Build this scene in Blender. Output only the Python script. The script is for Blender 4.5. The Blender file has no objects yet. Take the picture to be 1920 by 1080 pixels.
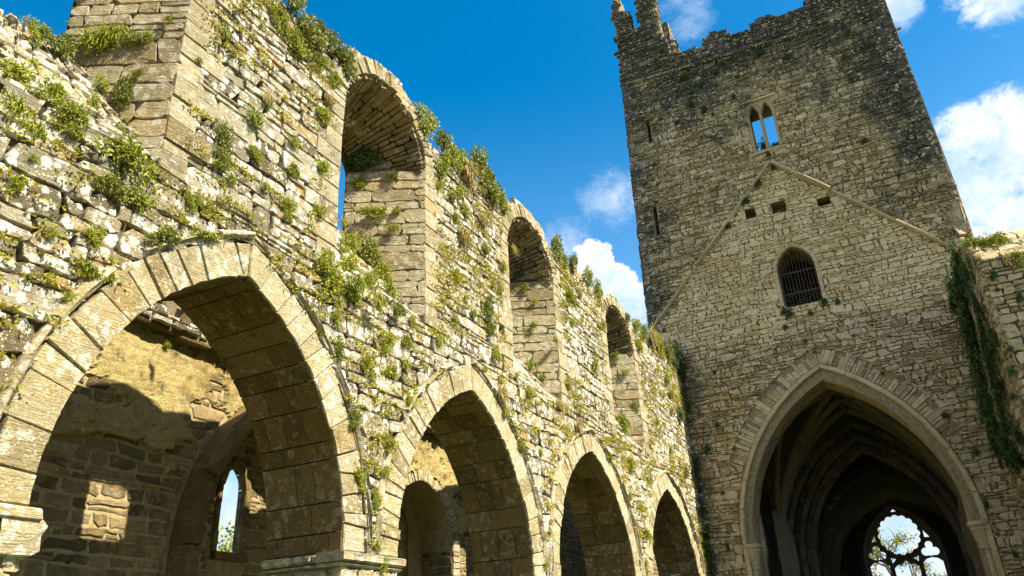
import bpy, math, random
import numpy as np
from mathutils import Vector, Matrix, noise
from mathutils.geometry import tessellate_polygon

# ------------------------------------------------------------------ camera, sky, sun
S = bpy.context.scene
COL = S.collection
FPX = 1441.64
YAW, PIT, ROL = [math.radians(a) for a in (-26.443, 25.668, -2.879)]
CAM = np.array([6.0, 0.0, 0.0])            # eye level is z = 0, the ground is z = GZ
GZ = -1.6


def cam_axes():
    fw = np.array([math.sin(YAW) * math.cos(PIT), math.cos(YAW) * math.cos(PIT), math.sin(PIT)])
    rt = np.array([math.cos(YAW), -math.sin(YAW), 0.0])
    up = np.cross(rt, fw)
    return (math.cos(ROL) * rt + math.sin(ROL) * up, -math.sin(ROL) * rt + math.cos(ROL) * up, fw)


RT, UP, FW = cam_axes()
cd = bpy.data.cameras.new('camera')
cam = bpy.data.objects.new('camera', cd)
COL.objects.link(cam)
cd.sensor_width = 36
cd.lens = FPX / 1920 * 36
cd.clip_end = 3000
cam.matrix_world = Matrix(((RT[0], UP[0], -FW[0], CAM[0]), (RT[1], UP[1], -FW[1], CAM[1]),
                           (RT[2], UP[2], -FW[2], CAM[2]), (0, 0, 0, 1)))
S.camera = cam

SUN_EL, SUN_Y = math.radians(48.5), 0.03
S.view_settings.view_transform = 'Standard'
S.view_settings.look = 'None'
S.view_settings.exposure = 1.58
S.view_settings.gamma = 1
S.cycles.use_denoising = True
S.cycles.max_bounces = 6
S.cycles.diffuse_bounces = 4
S.cycles.use_adaptive_sampling = True
S.cycles.adaptive_threshold = 0.015


class NT:
    """small helper to write node trees"""
    def __init__(s, tree):
        s.t = tree
        s.t.nodes.clear()

    def n(s, typ, **kw):
        nd = s.t.nodes.new(typ)
        for k, v in kw.items():
            if k == 'ins':
                for i, x in v.items():
                    s.set(nd.inputs[i], x)
            else:
                setattr(nd, k, v)
        return nd

    def set(s, sock, x):
        if hasattr(x, 'is_linked') or isinstance(x, bpy.types.NodeSocket):
            s.t.links.new(x, sock)
        elif isinstance(x, bpy.types.Node):
            s.t.links.new(x.outputs[0], sock)
        else:
            if sock.type == 'RGBA' and len(x) == 3:
                x = (*x, 1)
            sock.default_value = x

    def math(s, op, a, b=0.0, c=0.0, clamp=False):
        nd = s.n('ShaderNodeMath', operation=op, use_clamp=clamp)
        for i, x in enumerate((a, b, c)):
            s.set(nd.inputs[i], x)
        return nd.outputs[0]

    def mix(s, f, a, b, mode='MIX'):
        nd = s.n('ShaderNodeMix', data_type='RGBA', blend_type=mode)
        s.set(nd.inputs[0], f)
        s.set(nd.inputs[6], a)
        s.set(nd.inputs[7], b)
        return nd.outputs[2]

    def noise(s, vec, scale, detail=4.0, rough=0.55, dist=0.0):
        nd = s.n('ShaderNodeTexNoise')
        s.set(nd.inputs['Vector'], vec)
        nd.inputs['Scale'].default_value = scale
        nd.inputs['Detail'].default_value = detail
        nd.inputs['Roughness'].default_value = rough
        nd.inputs['Distortion'].default_value = dist
        return nd.outputs[0]

    def mapr(s, v, a, b, c=0.0, d=1.0, smooth=True):
        nd = s.n('ShaderNodeMapRange', interpolation_type='SMOOTHSTEP' if smooth else 'LINEAR')
        for i, x in enumerate((v, a, b, c, d)):
            s.set(nd.inputs[i], x)
        return nd.outputs[0]

    def ramp(s, v, stops):
        nd = s.n('ShaderNodeValToRGB')
        s.set(nd.inputs[0], v)
        el = nd.color_ramp.elements
        while len(el) < len(stops):
            el.new(0.5)
        for e, (p, c) in zip(el, stops):
            e.position = p
            e.color = (*c, 1)
        return nd.outputs[0]

    def vmap(s, vec, scale=(1, 1, 1), loc=(0, 0, 0)):
        nd = s.n('ShaderNodeMapping')
        s.set(nd.inputs[0], vec)
        nd.inputs['Scale'].default_value = scale
        nd.inputs['Location'].default_value = loc
        return nd.outputs[0]


def build_world():
    w = bpy.data.worlds.new('World')
    S.world = w
    w.use_nodes = True
    g = NT(w.node_tree)
    sky = g.n('ShaderNodeTexSky', sky_type='NISHITA', sun_disc=False, sun_elevation=SUN_EL,
              sun_rotation=math.radians(88), altitude=50, air_density=1.0, dust_density=0.9, ozone_density=2.0)
    hs = g.n('ShaderNodeHueSaturation')
    hs.inputs['Saturation'].default_value = 1.5
    hs.inputs['Hue'].default_value = 0.490
    hs.inputs['Value'].default_value = 0.64
    g.set(hs.inputs['Color'], sky)
    d = g.n('ShaderNodeTexCoord').outputs['Generated']
    sp0 = g.n('ShaderNodeSeparateXYZ', ins={0: d})
    pale = g.mix(g.mapr(sp0.outputs[2], .66, .30, 0, .42), hs.outputs[0], (1.2, 2.2, 3.5))
    fb = g.noise(d, 10, 10, 0.64, .25)
    fb2 = g.noise(g.vmap(d, (1, 1, 1.5)), 30, 9, 0.68, .3)
    f = g.math('ADD', g.math('MULTIPLY', fb, 0.55), g.math('MULTIPLY', fb2, 0.45))

    def blob(v, rad, soft, lo, hi, amp=1.0):
        v = Vector(v).normalized()
        dt = g.n('ShaderNodeVectorMath', operation='DISTANCE')
        g.set(dt.inputs[0], d)
        dt.inputs[1].default_value = v
        r = g.mapr(dt.outputs['Value'], rad, rad * soft, 0, 1)
        x = g.math('ADD', g.math('MULTIPLY', r, 0.50), g.math('MULTIPLY', f, 1.15))
        return g.math('MULTIPLY', g.mapr(x, lo, hi), amp)

    masks = [blob((-.2968, .838, .4565), .056, .25, .90, .955), blob((-.279, .858, .434), .052, .25, .90, .965),
             blob((-.2618, .8774, .402), .055, .2, .86, 1.0, .9),
             blob((.172, .875, .450), .145, .3, .84, 1.06, .95), blob((.14, .91, .39), .12, .3, .84, 1.08, .85),
             blob((-.2538, .8141, .5223), .085, .1, .86, 1.25, .6), blob((-.325, .82, .48), .08, .1, .88, 1.25, .55),
             blob((-.105, .722, .683), .085, .1, .86, 1.3, .6),
             blob((.20, .770, .605), .085, .2, .84, 1.1, .95), blob((.10, .768, .640), .07, .2, .86, 1.1, .8)]
    m = masks[0]
    for k in masks[1:]:
        m = g.math('MAXIMUM', m, k)
    # unseen western cloud added to light the tower face; low cloud in the east
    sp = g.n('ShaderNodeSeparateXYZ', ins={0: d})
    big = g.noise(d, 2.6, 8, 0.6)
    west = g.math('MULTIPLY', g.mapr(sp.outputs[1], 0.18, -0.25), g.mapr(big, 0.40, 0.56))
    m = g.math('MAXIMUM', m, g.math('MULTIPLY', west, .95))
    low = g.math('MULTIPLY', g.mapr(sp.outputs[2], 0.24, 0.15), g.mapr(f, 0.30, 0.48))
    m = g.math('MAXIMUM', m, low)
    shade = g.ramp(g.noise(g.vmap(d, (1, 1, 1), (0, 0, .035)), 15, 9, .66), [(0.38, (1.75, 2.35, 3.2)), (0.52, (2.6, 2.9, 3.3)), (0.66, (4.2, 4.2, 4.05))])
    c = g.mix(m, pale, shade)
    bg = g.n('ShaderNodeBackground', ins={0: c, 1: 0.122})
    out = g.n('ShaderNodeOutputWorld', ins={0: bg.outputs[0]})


build_world()
sl = bpy.data.lights.new('sun', 'SUN')
sl.energy = 5.0
sl.angle = math.radians(0.5)
sl.color = (1.0, 0.90, 0.69)
sun = bpy.data.objects.new('sun', sl)
COL.objects.link(sun)
sun_dir = Vector((math.cos(SUN_EL), SUN_Y, math.sin(SUN_EL))).normalized()
sun.rotation_euler = sun_dir.to_track_quat('Z', 'Y').to_euler()
sun.location = (40, 10, 50)

# ------------------------------------------------------------------ pixel rays (used to measure places off the photograph)


def ray(u, v):
    return RT * ((u - 960) / FPX) + UP * (-(v - 540) / FPX) + FW


def on(u, v, ax, val):
    d = ray(u, v)
    t = (val - CAM[ax]) / d[ax]
    return CAM + t * d


# ------------------------------------------------------------------ materials
MATS = {}


def bsdf(g, col, rough=0.9, normal=None, spec=0.25):
    b = g.n('ShaderNodeBsdfPrincipled')
    g.set(b.inputs['Base Color'], col)
    g.set(b.inputs['Roughness'], rough)
    b.inputs['Specular IOR Level'].default_value = spec
    if normal is not None:
        g.set(b.inputs['Normal'], normal)
    g.n('ShaderNodeOutputMaterial', ins={0: b.outputs[0]})
    return b


def mat(name):
    m = bpy.data.materials.new(name)
    m.use_nodes = True
    MATS[name] = m
    return NT(m.node_tree)


def stone_mat(name, ramp, lichen=0.5, lich_col=(.62, .60, .52), warm=(.36, .25, .10), warm_amt=.5, spots=.5, moss=.25,
              bump=.55, strata=1.0, stain=None, dark_amt=.5, gain=1.0, lich_th=.585):
    g = mat(name)
    tc = g.n('ShaderNodeTexCoord').outputs['Object']
    rnd = g.n('ShaderNodeNewGeometry').outputs['Random Per Island']
    col = g.ramp(rnd, ramp)
    n1 = g.noise(tc, .55, 3)
    n2 = g.noise(tc, 5.0, 6, .62)
    n3 = g.noise(tc, 23, 5, .65)
    col = g.mix(g.math('MULTIPLY', g.mapr(g.math('ADD', g.math('MULTIPLY', n1, .5), g.math('MULTIPLY', n2, .5)), .46, .64), warm_amt), col, warm)
    strat = g.noise(g.vmap(tc, (3.2, 3.2, 30)), 1.0, 6, .7, 1.6)
    val = g.math('ADD', .30, g.math('ADD', g.math('MULTIPLY', n3, .85), g.math('MULTIPLY', strat, .55 * strata)))
    vc = g.n('ShaderNodeCombineColor')
    for i in range(3):
        g.set(vc.inputs[i], val)
    col = g.mix(1.0, col, vc.outputs[0], 'MULTIPLY')
    # dark algae blotches
    n4 = g.noise(g.vmap(tc, (1, 1, 1), (7, 3, 5)), 2.1, 7, .68)
    col = g.mix(g.math('MULTIPLY', g.mapr(n4, .54, .70), dark_amt), col, (.050, .043, .028))
    if stain:
        sp = g.n('ShaderNodeSeparateXYZ', ins={0: tc})
        a = g.mapr(sp.outputs[2], 13.5, 21, 0, 1, False)
        b = g.math('MULTIPLY', g.mapr(sp.outputs[0], 5.5, 9.3, 0, 1, False), g.mapr(sp.outputs[2], 9, 15, 0, 1, False))
        c = g.mapr(sp.outputs[0], 1.6, -.8, 0, .75, False)
        s1 = g.math('MAXIMUM', g.math('MULTIPLY', a, .8), g.math('MAXIMUM', b, c))
        nn = g.noise(tc, .8, 7, .68)
        f = g.mapr(g.math('ADD', g.math('MULTIPLY', s1, .55), nn), .62, .92)
        col = g.mix(g.math('MULTIPLY', f, stain), col, (.062, .064, .058))
    # lichen: big pale crusts on some stones, small spots everywhere
    rn2 = g.math('FRACT', g.math('MULTIPLY', rnd, 7.31))
    lp = g.math('ADD', g.noise(g.vmap(tc, (1, 1, 1), (2, 9, 4)), 7.5, 8, .74), g.math('MULTIPLY', g.math('SUBTRACT', rn2, .5), .16))
    v2 = g.n('ShaderNodeTexVoronoi', feature='F1')
    g.set(v2.inputs['Vector'], g.vmap(tc, (1, 1, 1), (3.1, 1.7, .4)))
    v2.inputs['Scale'].default_value = 8.5
    cd_ = g.math('ADD', v2.outputs['Distance'], g.math('MULTIPLY', g.math('SUBTRACT', n3, .5), .5))
    gate = g.mapr(g.math('ADD', lp, 0.0), lich_th - .07, lich_th + .03)
    lf = g.math('MULTIPLY', g.math('MULTIPLY', g.mapr(cd_, .50, .40), gate), lichen)
    vo = g.n('ShaderNodeTexVoronoi', feature='F1')
    g.set(vo.inputs['Vector'], g.vmap(tc, (1, 1, 1)))
    vo.inputs['Scale'].default_value = 32
    vo.inputs['Randomness'].default_value = 1
    sf = g.math('MULTIPLY', g.math('MULTIPLY', g.mapr(vo.outputs['Distance'], .36, .22), g.mapr(n2, .44, .60)), spots)
    col = g.mix(g.math('MAXIMUM', lf, sf), col, lich_col)
    # moss
    mo = g.noise(g.vmap(tc, (1, 1, 1), (4, 4, 1)), 3.2, 7, .7)
    col = g.mix(g.math('MULTIPLY', g.mapr(mo, .585, .68), moss), col, (.16, .135, .02))
    if gain != 1.0:
        col = g.mix(1.0, col, (gain, gain, gain), 'MULTIPLY')
    n5 = g.noise(g.vmap(tc, (1, 1, 2.2)), 60, 4, .7)
    h = g.math('ADD', g.math('MULTIPLY', strat, 1.1 * strata), g.math('ADD', g.math('ADD', g.math('MULTIPLY', n3, .9), g.math('MULTIPLY', n5, .6)), g.math('MULTIPLY', n2, .35)))
    bp = g.n('ShaderNodeBump', ins={'Strength': bump, 'Distance': .035, 'Height': h})
    bsdf(g, col, .92, bp.outputs[0], .15)
    return MATS[name]


def plain_mat(name, c1, c2, scale=6, bump=.4, rough=.9, dist=.03, spec=.2):
    g = mat(name)
    tc = g.n('ShaderNodeTexCoord').outputs['Object']
    n = g.noise(tc, scale, 7, .65)
    col = g.mix(g.mapr(n, .35, .65), c1, c2)
    bp = g.n('ShaderNodeBump', ins={'Strength': bump, 'Distance': dist, 'Height': g.noise(tc, scale * 4, 6, .7)})
    bsdf(g, col, rough, bp.outputs[0], spec)
    return MATS[name]


def leaf_mat(name, ramp, trans=.25):
    g = mat(name)
    rnd = g.n('ShaderNodeNewGeometry').outputs['Random Per Island']
    oi = g.n('ShaderNodeObjectInfo').outputs['Random']
    f = g.math('FRACT', g.math('ADD', rnd, g.math('MULTIPLY', oi, .35)))
    col = g.ramp(g.math('ADD', g.math('MULTIPLY', rnd, .75), g.math('MULTIPLY', oi, .25)), ramp)
    b = g.n('ShaderNodeBsdfPrincipled')
    g.set(b.inputs['Base Color'], col)
    b.inputs['Roughness'].default_value = .55
    b.inputs['Specular IOR Level'].default_value = .25
    t = g.n('ShaderNodeBsdfTranslucent')
    g.set(t.inputs[0], col)
    mx = g.n('ShaderNodeMixShader', ins={0: trans, 1: b.outputs[0], 2: t.outputs[0]})
    g.n('ShaderNodeOutputMaterial', ins={0: mx.outputs[0]})
    return MATS[name]


M_WALL = stone_mat('rubble_limestone', [(0, (.12, .10, .06)), (.3, (.225, .195, .13)), (.6, (.32, .285, .20)), (.85, (.42, .38, .28)), (1, (.36, .25, .10))],
                   lichen=.95, lich_col=(.84, .81, .71), spots=1.0, moss=.4, bump=1.0, lich_th=.50)
M_ASH = stone_mat('dressed_sandstone', [(0, (.27, .22, .12)), (.3, (.40, .34, .20)), (.6, (.46, .41, .275)), (.8, (.38, .33, .22)), (1, (.50, .41, .215))],
                  lichen=.7, lich_col=(.72, .69, .58), spots=.9, moss=.4, bump=1.0, strata=1.1, warm=(.40, .27, .08), warm_amt=.55, dark_amt=.55, lich_th=.54)
M_JAMB = stone_mat('flaky_jamb_stone', [(0, (.24, .19, .10)), (.4, (.35, .30, .185)), (.75, (.42, .37, .245)), (1, (.40, .31, .155))], lichen=.55, lich_col=(.66, .63, .54),
                   spots=.9, moss=.35, bump=1.0, strata=1.2, dark_amt=.6, lich_th=.52)
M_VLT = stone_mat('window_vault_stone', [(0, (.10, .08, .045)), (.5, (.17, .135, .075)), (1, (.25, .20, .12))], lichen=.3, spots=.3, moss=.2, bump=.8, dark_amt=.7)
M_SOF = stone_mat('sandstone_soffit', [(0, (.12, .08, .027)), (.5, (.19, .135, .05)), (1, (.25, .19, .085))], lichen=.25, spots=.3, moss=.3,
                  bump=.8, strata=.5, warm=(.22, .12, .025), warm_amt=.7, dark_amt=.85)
M_TOW = stone_mat('tower_limestone', [(0, (.24, .185, .10)), (.25, (.42, .335, .19)), (.6, (.55, .455, .28)), (.85, (.68, .575, .38)), (1, (.42, .30, .14))],
                  lichen=.75, lich_col=(.68, .60, .42), spots=.5, moss=.12, bump=1.0, stain=.95, dark_amt=.7, lich_th=.56)
M_GAB = stone_mat('gable_limestone', [(0, (.57, .455, .25)), (.4, (.66, .545, .325)), (.8, (.74, .62, .39)), (1, (.61, .465, .24))],
                  lichen=.4, lich_col=(.70, .60, .38), spots=.25, moss=.06, bump=.8, strata=.6, dark_amt=.3)
M_MOULD = stone_mat('arch_moulding_stone', [(0, (.50, .40, .22)), (.5, (.57, .47, .28)), (1, (.48, .40, .26))], lichen=.2, spots=.15, moss=.05,
                    bump=.3, strata=.3, dark_amt=.4)
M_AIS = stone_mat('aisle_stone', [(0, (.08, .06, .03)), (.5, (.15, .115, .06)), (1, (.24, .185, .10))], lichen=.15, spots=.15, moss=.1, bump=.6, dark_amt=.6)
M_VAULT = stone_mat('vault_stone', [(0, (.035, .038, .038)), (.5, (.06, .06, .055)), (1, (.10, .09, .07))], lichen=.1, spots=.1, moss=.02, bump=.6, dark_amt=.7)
M_RIB = stone_mat('vault_rib_stone', [(0, (.42, .36, .26)), (1, (.55, .48, .35))], lichen=.1, spots=.05, moss=.02, bump=.3, strata=.2, dark_amt=.5)
M_ORD = stone_mat('east_arch_stone', [(0, (.15, .14, .11)), (1, (.26, .235, .175))], lichen=.15, spots=.1, moss=.02, bump=.6, strata=.4, dark_amt=.7)
M_CORE = plain_mat('mortar_core', (.045, .034, .016), (.13, .10, .05), 9, .8)
M_TCORE = plain_mat('tower_mortar', (.17, .14, .08), (.30, .25, .15), 9, .8)
M_MORTAR = plain_mat('aisle_mortar', (.24, .19, .10), (.36, .29, .165), 8, .6)
M_PLASTER = stone_mat('aisle_plaster', [(0, (.44, .35, .15)), (1, (.44, .35, .15))], lichen=.6, lich_col=(.66, .58, .38), spots=.2, moss=.6, bump=1.0,
                      strata=.5, warm=(.19, .115, .03), warm_amt=.9, dark_amt=.95, lich_th=.55)
M_IRON = plain_mat('old_iron', (.015, .012, .010), (.045, .028, .016), 30, .3, .6, .01, .5)
M_DARK = plain_mat('damp_interior', (.10, .08, .05), (.17, .14, .09), 3, .8)
M_BARK = plain_mat('bark', (.07, .05, .03), (.14, .11, .07), 14, .8)
M_GROUND = plain_mat('nave_grass', (.085, .085, .026), (.06, .075, .018), 1.6, .6)
L_LIGHT = leaf_mat('leaf_bright', [(0, (.10, .14, .012)), (.4, (.21, .245, .02)), (.8, (.33, .33, .03)), (1, (.40, .32, .07))])
L_MID = leaf_mat('leaf_mid', [(0, (.06, .085, .014)), (.5, (.15, .175, .026)), (1, (.28, .27, .045))])
L_DARK = leaf_mat('leaf_ivy', [(0, (.018, .045, .014)), (.5, (.04, .085, .02)), (1, (.10, .13, .025))], .12)
L_MOSS = leaf_mat('leaf_moss', [(0, (.20, .20, .015)), (.5, (.34, .32, .03)), (1, (.44, .38, .05))])
L_DRY = leaf_mat('leaf_dry', [(0, (.22, .16, .05)), (.6, (.36, .29, .10)), (1, (.30, .27, .06))])

# ------------------------------------------------------------------ mesh helpers


class MB:
    def __init__(s):
        s.v, s.f, s.n = [], [], 0

    def add(s, pts, faces):
        o = s.n
        s.v.extend([tuple(map(float, p)) for p in pts])
        s.n += len(pts)
        s.f.extend([tuple(i + o for i in fc) for fc in faces])

    def build(s, name, m, parent=None, smooth=False):
        me = bpy.data.meshes.new(name)
        me.from_pydata(s.v, [], s.f)
        me.update()
        if smooth:
            me.polygons.foreach_set('use_smooth', [True] * len(me.polygons))
        o = bpy.data.objects.new(name, me)
        me.materials.append(m)
        COL.objects.link(o)
        if parent is not None:
            o.parent = parent
            o.matrix_parent_inverse = Matrix.Translation(parent.location).inverted()
        return o

    def box(s, a, b):
        (x0, y0, z0), (x1, y1, z1) = a, b
        p = [(x0, y0, z0), (x1, y0, z0), (x1, y1, z0), (x0, y1, z0), (x0, y0, z1), (x1, y0, z1), (x1, y1, z1), (x0, y1, z1)]
        s.add(p, [(3, 2, 1, 0), (4, 5, 6, 7), (0, 1, 5, 4), (1, 2, 6, 5), (2, 3, 7, 6), (3, 0, 4, 7)])


def tag(o, label, cat, group=None, kind=None):
    if kind:
        o['kind'] = kind
    if label:
        o['label'] = label
    if cat:
        o['category'] = cat
    if group:
        o['group'] = group
    return o


def thing(name, label, cat, loc, group=None):
    o = bpy.data.objects.new(name, None)
    COL.objects.link(o)
    o.location = loc
    o.empty_display_size = .3
    return tag(o, label, cat, group, 'thing')


def stone(mb, P, N, rng, gap=.010, h=.04, bev=.02, deep=.06, tilt=.25):
    """one block: P outline on the surface (n,3), N its normal(s); sunk base, bevelled worn face"""
    P = np.asarray(P, float)
    N = np.broadcast_to(np.asarray(N, float), P.shape)
    n = len(P)
    c = P.mean(0)
    nx = np.roll(P, -1, 0)
    pv = np.roll(P, 1, 0)
    # inward direction of each corner inside the surface
    t = nx - pv
    inw = np.cross(N, t)
    L = np.linalg.norm(inw, axis=1, keepdims=True) + 1e-9
    inw /= L
    if np.einsum('ij,ij->', inw, c - P) < 0:
        inw = -inw
    rmax = np.linalg.norm(P - c, axis=1).min() * .8
    g = min(gap, rmax * .4)
    b = min(bev, rmax * .5)
    hh = h * (1 + tilt * (rng.random() - .5) * 2)
    tl = (rng.random(3) - .5) * 2 * tilt * h
    span = max(np.ptp(P, axis=0).max(), .05)
    lift = ((P - c) / span) @ tl
    jit = (rng.random(n) - .5)[:, None] * h * .35
    A = P + inw * g - N * deep
    B = P + inw * (g * 1.0) + N * (hh * .45 + lift[:, None])
    Cc = P + inw * (g + b * (0.7 + .6 * rng.random((n, 1)))) + N * (hh + lift[:, None] + jit)
    top = (c + N.mean(0) * (hh * .98 + (rng.random() - .5) * h * .35))[None]
    V = np.concatenate([A, B, Cc, top])
    F = []
    for i in range(n):
        j = (i + 1) % n
        F.append((i, j, n + j, n + i))
        F.append((n + i, n + j, 2 * n + j, 2 * n + i))
        F.append((2 * n + i, 2 * n + j, 3 * n))
    mb.add(V, F)


def nz(x, y, k=0.0):
    return noise.noise(Vector((x, y, k)))


def courses(mb, mapf, normf, u0, u1, v0, v1, rng, ch=(.10, .24), asp=(1.3, 4.5), holes=(), keep=None, h=.04, gap=.011, bev=.02, split=.35, wob=.05,
            step=.16, seed=0.0, route=None, jitter=.016):
    """random rubble brought to wavering courses, trimmed to openings (holes: signed distances in u,v, negative inside)"""
    v = v0
    i = 0
    while v < v1:
        ht = rng.uniform(*(ch(v) if callable(ch) else ch))
        ch0 = .1
        if v + ht > v1 - ch0 * .5:
            ht = v1 - v

        def lo(u, v=v, i=i):
            return v + wob * nz(u * .7, i * 2.3, seed)

        def hi(u, v=v, i=i, ht=ht):
            return v + ht + wob * nz(u * .7, (i + 1) * 2.3, seed)
        u = u0 - rng.uniform(0, .3)
        while u < u1:
            w = ht * rng.uniform(*asp)
            w = min(max(w, .10), 1.0)
            ua, ub = max(u, u0), min(u + w, u1)
            u += w
            if ub - ua < .04:
                continue
            lay = [(0, 1)]
            if rng.random() < split and ht > .13:
                s_ = rng.uniform(.35, .65)
                lay = [(0, s_), (s_, 1)]
            for (a, b) in lay:
                subs = [(ua, ub)]
                if len(lay) > 1 and rng.random() < .5 and ub - ua > .3:
                    m_ = ua + (ub - ua) * rng.uniform(.3, .7)
                    subs = [(ua, m_), (m_, ub)]
                for (p, q) in subs:
                    one_stone(mb, mapf, normf, p, q, lambda x, a=a: lo(x) + (hi(x) - lo(x)) * a, lambda x, b=b: lo(x) + (hi(x) - lo(x)) * b,
                              rng, holes, keep, h, gap, bev, step, route, jitter)
        v += ht
        i += 1


def one_stone(mb, mapf, normf, p, q, lo, hi, rng, holes, keep, h, gap, bev, step, route, jitter):
    cu, cv = (p + q) / 2, (lo((p + q) / 2) + hi((p + q) / 2)) / 2
    if keep is not None and not keep(cu, cv):
        return
    w, ht = q - p, hi(cu) - lo(cu)
    if ht < .035:
        return
    k = max(2, int(w / step) + 1)
    sl = rng.uniform(-.12, .12) * ht
    cc = min(.25 * ht, .2 * w) * rng.uniform(.4, 1.2, 4)
    pts = [(p + cc[0] - sl, lo(p))]
    for j in range(1, k):
        x = p + w * j / k
        pts.append((x, lo(x)))
    pts += [(q - cc[1] - sl, lo(q)), (q - sl * .5, lo(q) + cc[1]), (q + sl * .5, hi(q) - cc[2]), (q - cc[2] + sl, hi(q))]
    for j in range(k - 1, 0, -1):
        x = p + w * j / k
        pts.append((x, hi(x)))
    pts += [(p + cc[3] + sl, hi(p)), (p + sl * .5, hi(p) - cc[3]), (p - sl * .5, lo(p) + cc[0])]
    P = np.array(pts)
    P += rng.normal(0, jitter * min(1, ht / .15), P.shape) * [.7, .5]
    for hd in holes:
        bx = getattr(hd, 'box', None)
        if bx is not None and bx[1] - bx[0] < .7:
            pl_ = [(P[:, 0].min(), P[:, 0].max()), (P[:, 1].min(), P[:, 1].max())]
            if pl_[0][0] < bx[1] - .02 and pl_[0][1] > bx[0] + .02 and pl_[1][0] < bx[3] - .02 and pl_[1][1] > bx[2] + .02 and bx[1] - bx[0] < .7:
                m0, m1 = (bx[0] + bx[1]) / 2, (bx[2] + bx[3]) / 2
                if pl_[0][0] < m0 < pl_[0][1]:            # trim above or below the small opening
                    if cv > m1:
                        P[:, 1] = np.maximum(P[:, 1], bx[3])
                    else:
                        P[:, 1] = np.minimum(P[:, 1], bx[2])
                elif cu > m0:
                    P[:, 0] = np.maximum(P[:, 0], bx[1])
                else:
                    P[:, 0] = np.minimum(P[:, 0], bx[0])
                if np.ptp(P[:, 0]) < .04 or np.ptp(P[:, 1]) < .03:
                    return
            continue
        d = [hd(a, b) for a, b in P]
        if max(d) < 0:
            return
        if min(d) < 0:
            e = .004
            for i in range(len(P)):
                for _ in range(4):
                    d0 = hd(*P[i])
                    if d0 >= -1e-4:
                        break
                    gx = (hd(P[i][0] + e, P[i][1]) - d0) / e
                    gy = (hd(P[i][0], P[i][1] + e) - d0) / e
                    gg = gx * gx + gy * gy + 1e-6
                    P[i] -= np.array([gx, gy]) * d0 / gg
            x, y = P[:, 0], P[:, 1]
            ar = abs(np.dot(x, np.roll(y, -1)) - np.dot(y, np.roll(x, -1))) / 2
            if ar < .25 * w * ht or ar > 1.35 * w * ht or hd(*P.mean(0)) < -.02:
                return
    tgt = route(cu, cv) if route else None
    m_, hh = (mb, h) if tgt is None else tgt
    P3 = np.array([mapf(a, b) for a, b in P])
    N3 = normf(cu, cv)
    stone(m_, P3, N3, rng, gap * rng.uniform(.6, 1.6), hh * rng.uniform(.55, 1.35), bev, .07)


class Arch:
    """two-centred arch in a (u,v) plane: centre c, springing s, half span a, rise h"""
    def __init__(s, c, sp, a, h):
        s.c, s.s, s.a, s.h = c, sp, a, h
        s.r = (h * h + a * a) / (2 * a)
        s.k = s.r - a

    def pt(s, side, th, d=0.0):
        x = (s.r + d) * math.cos(th) - s.k
        return (s.c + side * max(x, 0.0), s.s + (s.r + d) * math.sin(th))

    def tmax(s, d=0.0):
        return math.acos(min(1, max(-1, s.k / (s.r + d))))

    def sdf(s, d=0.0, base=-50.0):
        def f(u, v):
            du = abs(u - s.c)
            if v >= s.s:
                e = math.hypot(du + s.k, v - s.s) - s.r - d
            else:
                e = du - s.a - d
            return max(e, base - v)
        return f

    def outline(s, base, d=0.0, n=14):
        t = s.tmax(d)
        R = [s.pt(1, t * i / n, d) for i in range(n + 1)]
        L = [s.pt(-1, t * i / n, d) for i in range(n)]
        return [(s.c + s.a + d, base)] + R + L[::-1] + [(s.c - s.a - d, base)]


def sheet(mb, outer, holes, mapf, flip=False):
    polys = [[Vector((a, b, 0)) for a, b in outer]] + [[Vector((a, b, 0)) for a, b in hl] for hl in holes]
    flat = [p for pl in polys for p in pl]
    tris = tessellate_polygon(polys)
    mb.add([mapf(p[0], p[1]) for p in flat], [tuple(reversed(t)) if flip else t for t in tris])


def rim(mb, poly, map0, map1, closed=True):
    n = len(poly)
    V = [map0(a, b) for a, b in poly] + [map1(a, b) for a, b in poly]
    F = [(i, (i + 1) % n, n + (i + 1) % n, n + i) for i in range(n if closed else n - 1)]
    mb.add(V, F)


def plate(mb, outer, holes, map0, map1):
    sheet(mb, outer, holes, map0)
    sheet(mb, outer, holes, map1, True)
    rim(mb, outer, map0, map1)
    for hl in holes:
        rim(mb, hl, map0, map1)


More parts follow.
